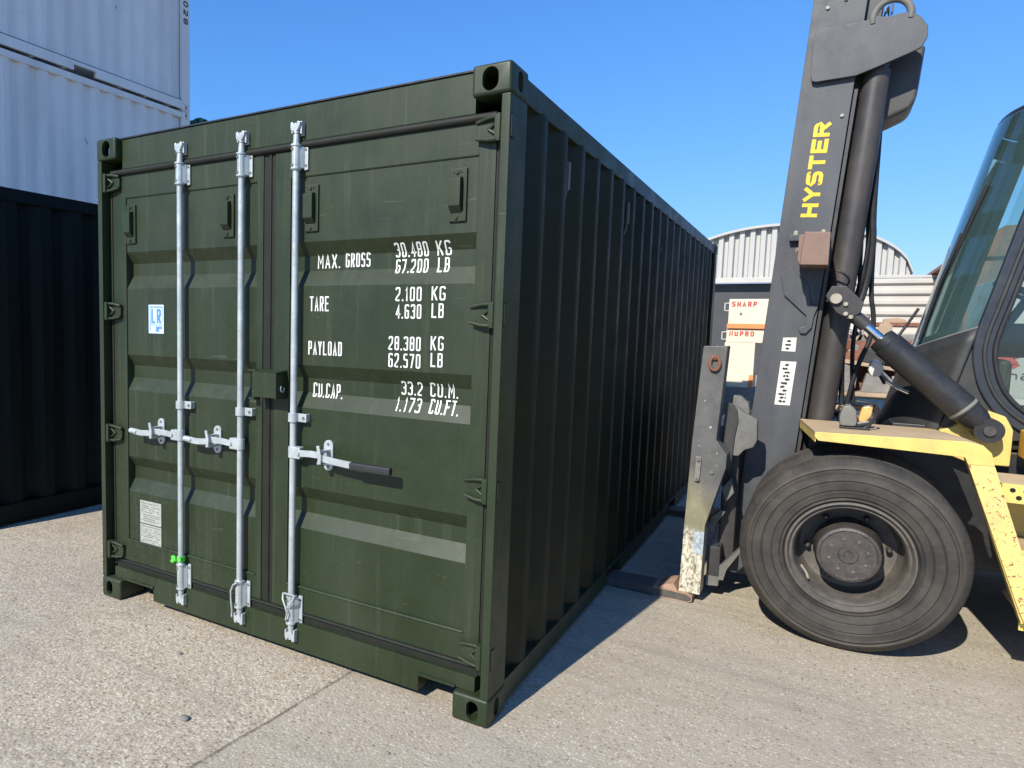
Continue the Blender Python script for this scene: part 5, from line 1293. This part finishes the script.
BI = [('carton', 'torn grey carton on the bench, nearest the mast', 'carton', 'scrap_grey', [(1.16, 0.931), (1.44, 0.931), (1.46, 1.22), (1.30, 1.28), (1.15, 1.20)]),
 ('casting', 'grey scrap casting on the bench beside the torn grey carton', 'casting', 'scrap_grey', [(1.50, 0.931), (1.80, 0.931), (1.84, 1.08), (1.70, 1.22), (1.55, 1.16)]),
 ('paint_tin', 'squat white tub on the bench behind the bright pipe', 'tub', 'scrap_white', [(1.84, 0.931), (2.06, 0.931), (2.08, 1.14), (1.82, 1.14)]),
 ('rusty_bracket', 'rusty angle bracket at the right end of the bench', 'bracket', 'rust', [(2.08, 0.931), (2.28, 0.931), (2.28, 0.98), (2.14, 1.0), (2.12, 1.35), (2.08, 1.35)]),
 ('plank', 'short pale plank lying slanted over the parts on the bench', 'plank', 'wood', [(1.30, 1.285), (1.95, 1.19), (1.955, 1.23), (1.31, 1.335)]),
 ('gearbox', 'dark gearbox lump set on the slanted plank', 'gearbox', 'mast_dark', [(1.45, 1.32), (1.72, 1.27), (1.78, 1.40), (1.66, 1.50), (1.50, 1.47)]),
 ('rusty_sheet', 'dark rusty steel sheet standing at the back of the bench', 'steel sheet', 'rust', [(1.25, 0.932), (1.98, 0.932), (1.96, 1.42), (1.60, 1.50), (1.28, 1.40)])]
for i, (nm, lb, ct, mm, pts) in enumerate(BI):
    y0 = 8.45 if nm == 'rusty_sheet' else 8.08 + 0.02*i
    mb = MB(); mb.prism(pts, 'y', y0, y0 + (0.04 if nm == 'rusty_sheet' else 0.24), 0.008 if nm != 'rusty_sheet' else 0.0)
    tag(mb.build(nm, M[mm], None, (pts[0][0], y0, pts[0][1])), lb, ct)
rs = random.Random(21)
for i in range(30):
    x = rs.uniform(1.15, 2.25); zz = rs.choice((0.94, 1.10, 1.28, 1.45, 1.58, 1.68)); y = 8.42 + 0.05*(i % 4); w_ = rs.uniform(0.04, 0.13); h_ = rs.uniform(0.04, 0.16)
    m_ = M[rs.choice(('mast_dark', 'rust', 'scrap_grey', 'scrap_white', 'rust', 'wood', 'mast_dark', 'castgrey', 'hose', 'rust_pale'))]
    mb = MB()
    if i % 2: mb.prism([(x-w_, zz), (x+w_*0.8, zz-0.01), (x+w_, zz+h_*0.6), (x+w_*0.2, zz+h_), (x-w_*0.7, zz+h_*0.75)], 'y', y, y+0.10, 0.006)
    else: mb.tube([(x-w_*1.6, y, zz), (x-w_*0.4, y+0.03, zz+h_), (x+w_*0.8, y, zz+h_*0.4), (x+w_*1.7, y+0.02, zz+h_*1.1)], rs.uniform(0.008, 0.022), 8)
    tag(mb.build('machine_part', m_, None, (x, y, zz)), 'small loose machine part in the heap on the timber bench', 'machine part', 'loose parts heaped on the timber bench')
# wall added out of view on the right to block bright low sky
t = thing('sky_block_wall', 'added unseen grey wall on the far right, blocking low sky light', 'wall', (22, 14, 0))
MB().box(20, 20.3, -20, 40, 0, 3.2).build('wall_face', M['scrap_grey'], t)
MB().box(19.95, 20.35, -20, 40, 3.201, 3.3).build('coping', M['shed_white'], t)
# scattered stones and litter on the slab
rs = random.Random(5)
for (x, y, r_) in ((-1.50, -0.25, 0.012), (-1.05, -0.62, 0.018), (-2.55, 0.25, 0.012), (-2.62, 0.28, 0.008), (-1.75, -0.10, 0.008), (0.62, 0.35, 0.009), (-0.25, -0.35, 0.008), (1.05, 0.9, 0.009)):
    mb = MB(); bmesh.ops.create_icosphere(mb.bm, subdivisions=2, radius=r_)
    for v in mb.bm.verts: v.co = Vector((v.co.x*rs.uniform(0.9, 1.25)*1.2 + x, v.co.y*rs.uniform(0.9, 1.1) + y, max(0.0005, v.co.z*0.55 + r_*0.35)))
    tag(mb.build('pebble', M['scrap_grey'], None, (x, y, 0)), 'small loose dark pebble lying on the concrete yard', 'pebble', 'loose pebbles on the concrete')
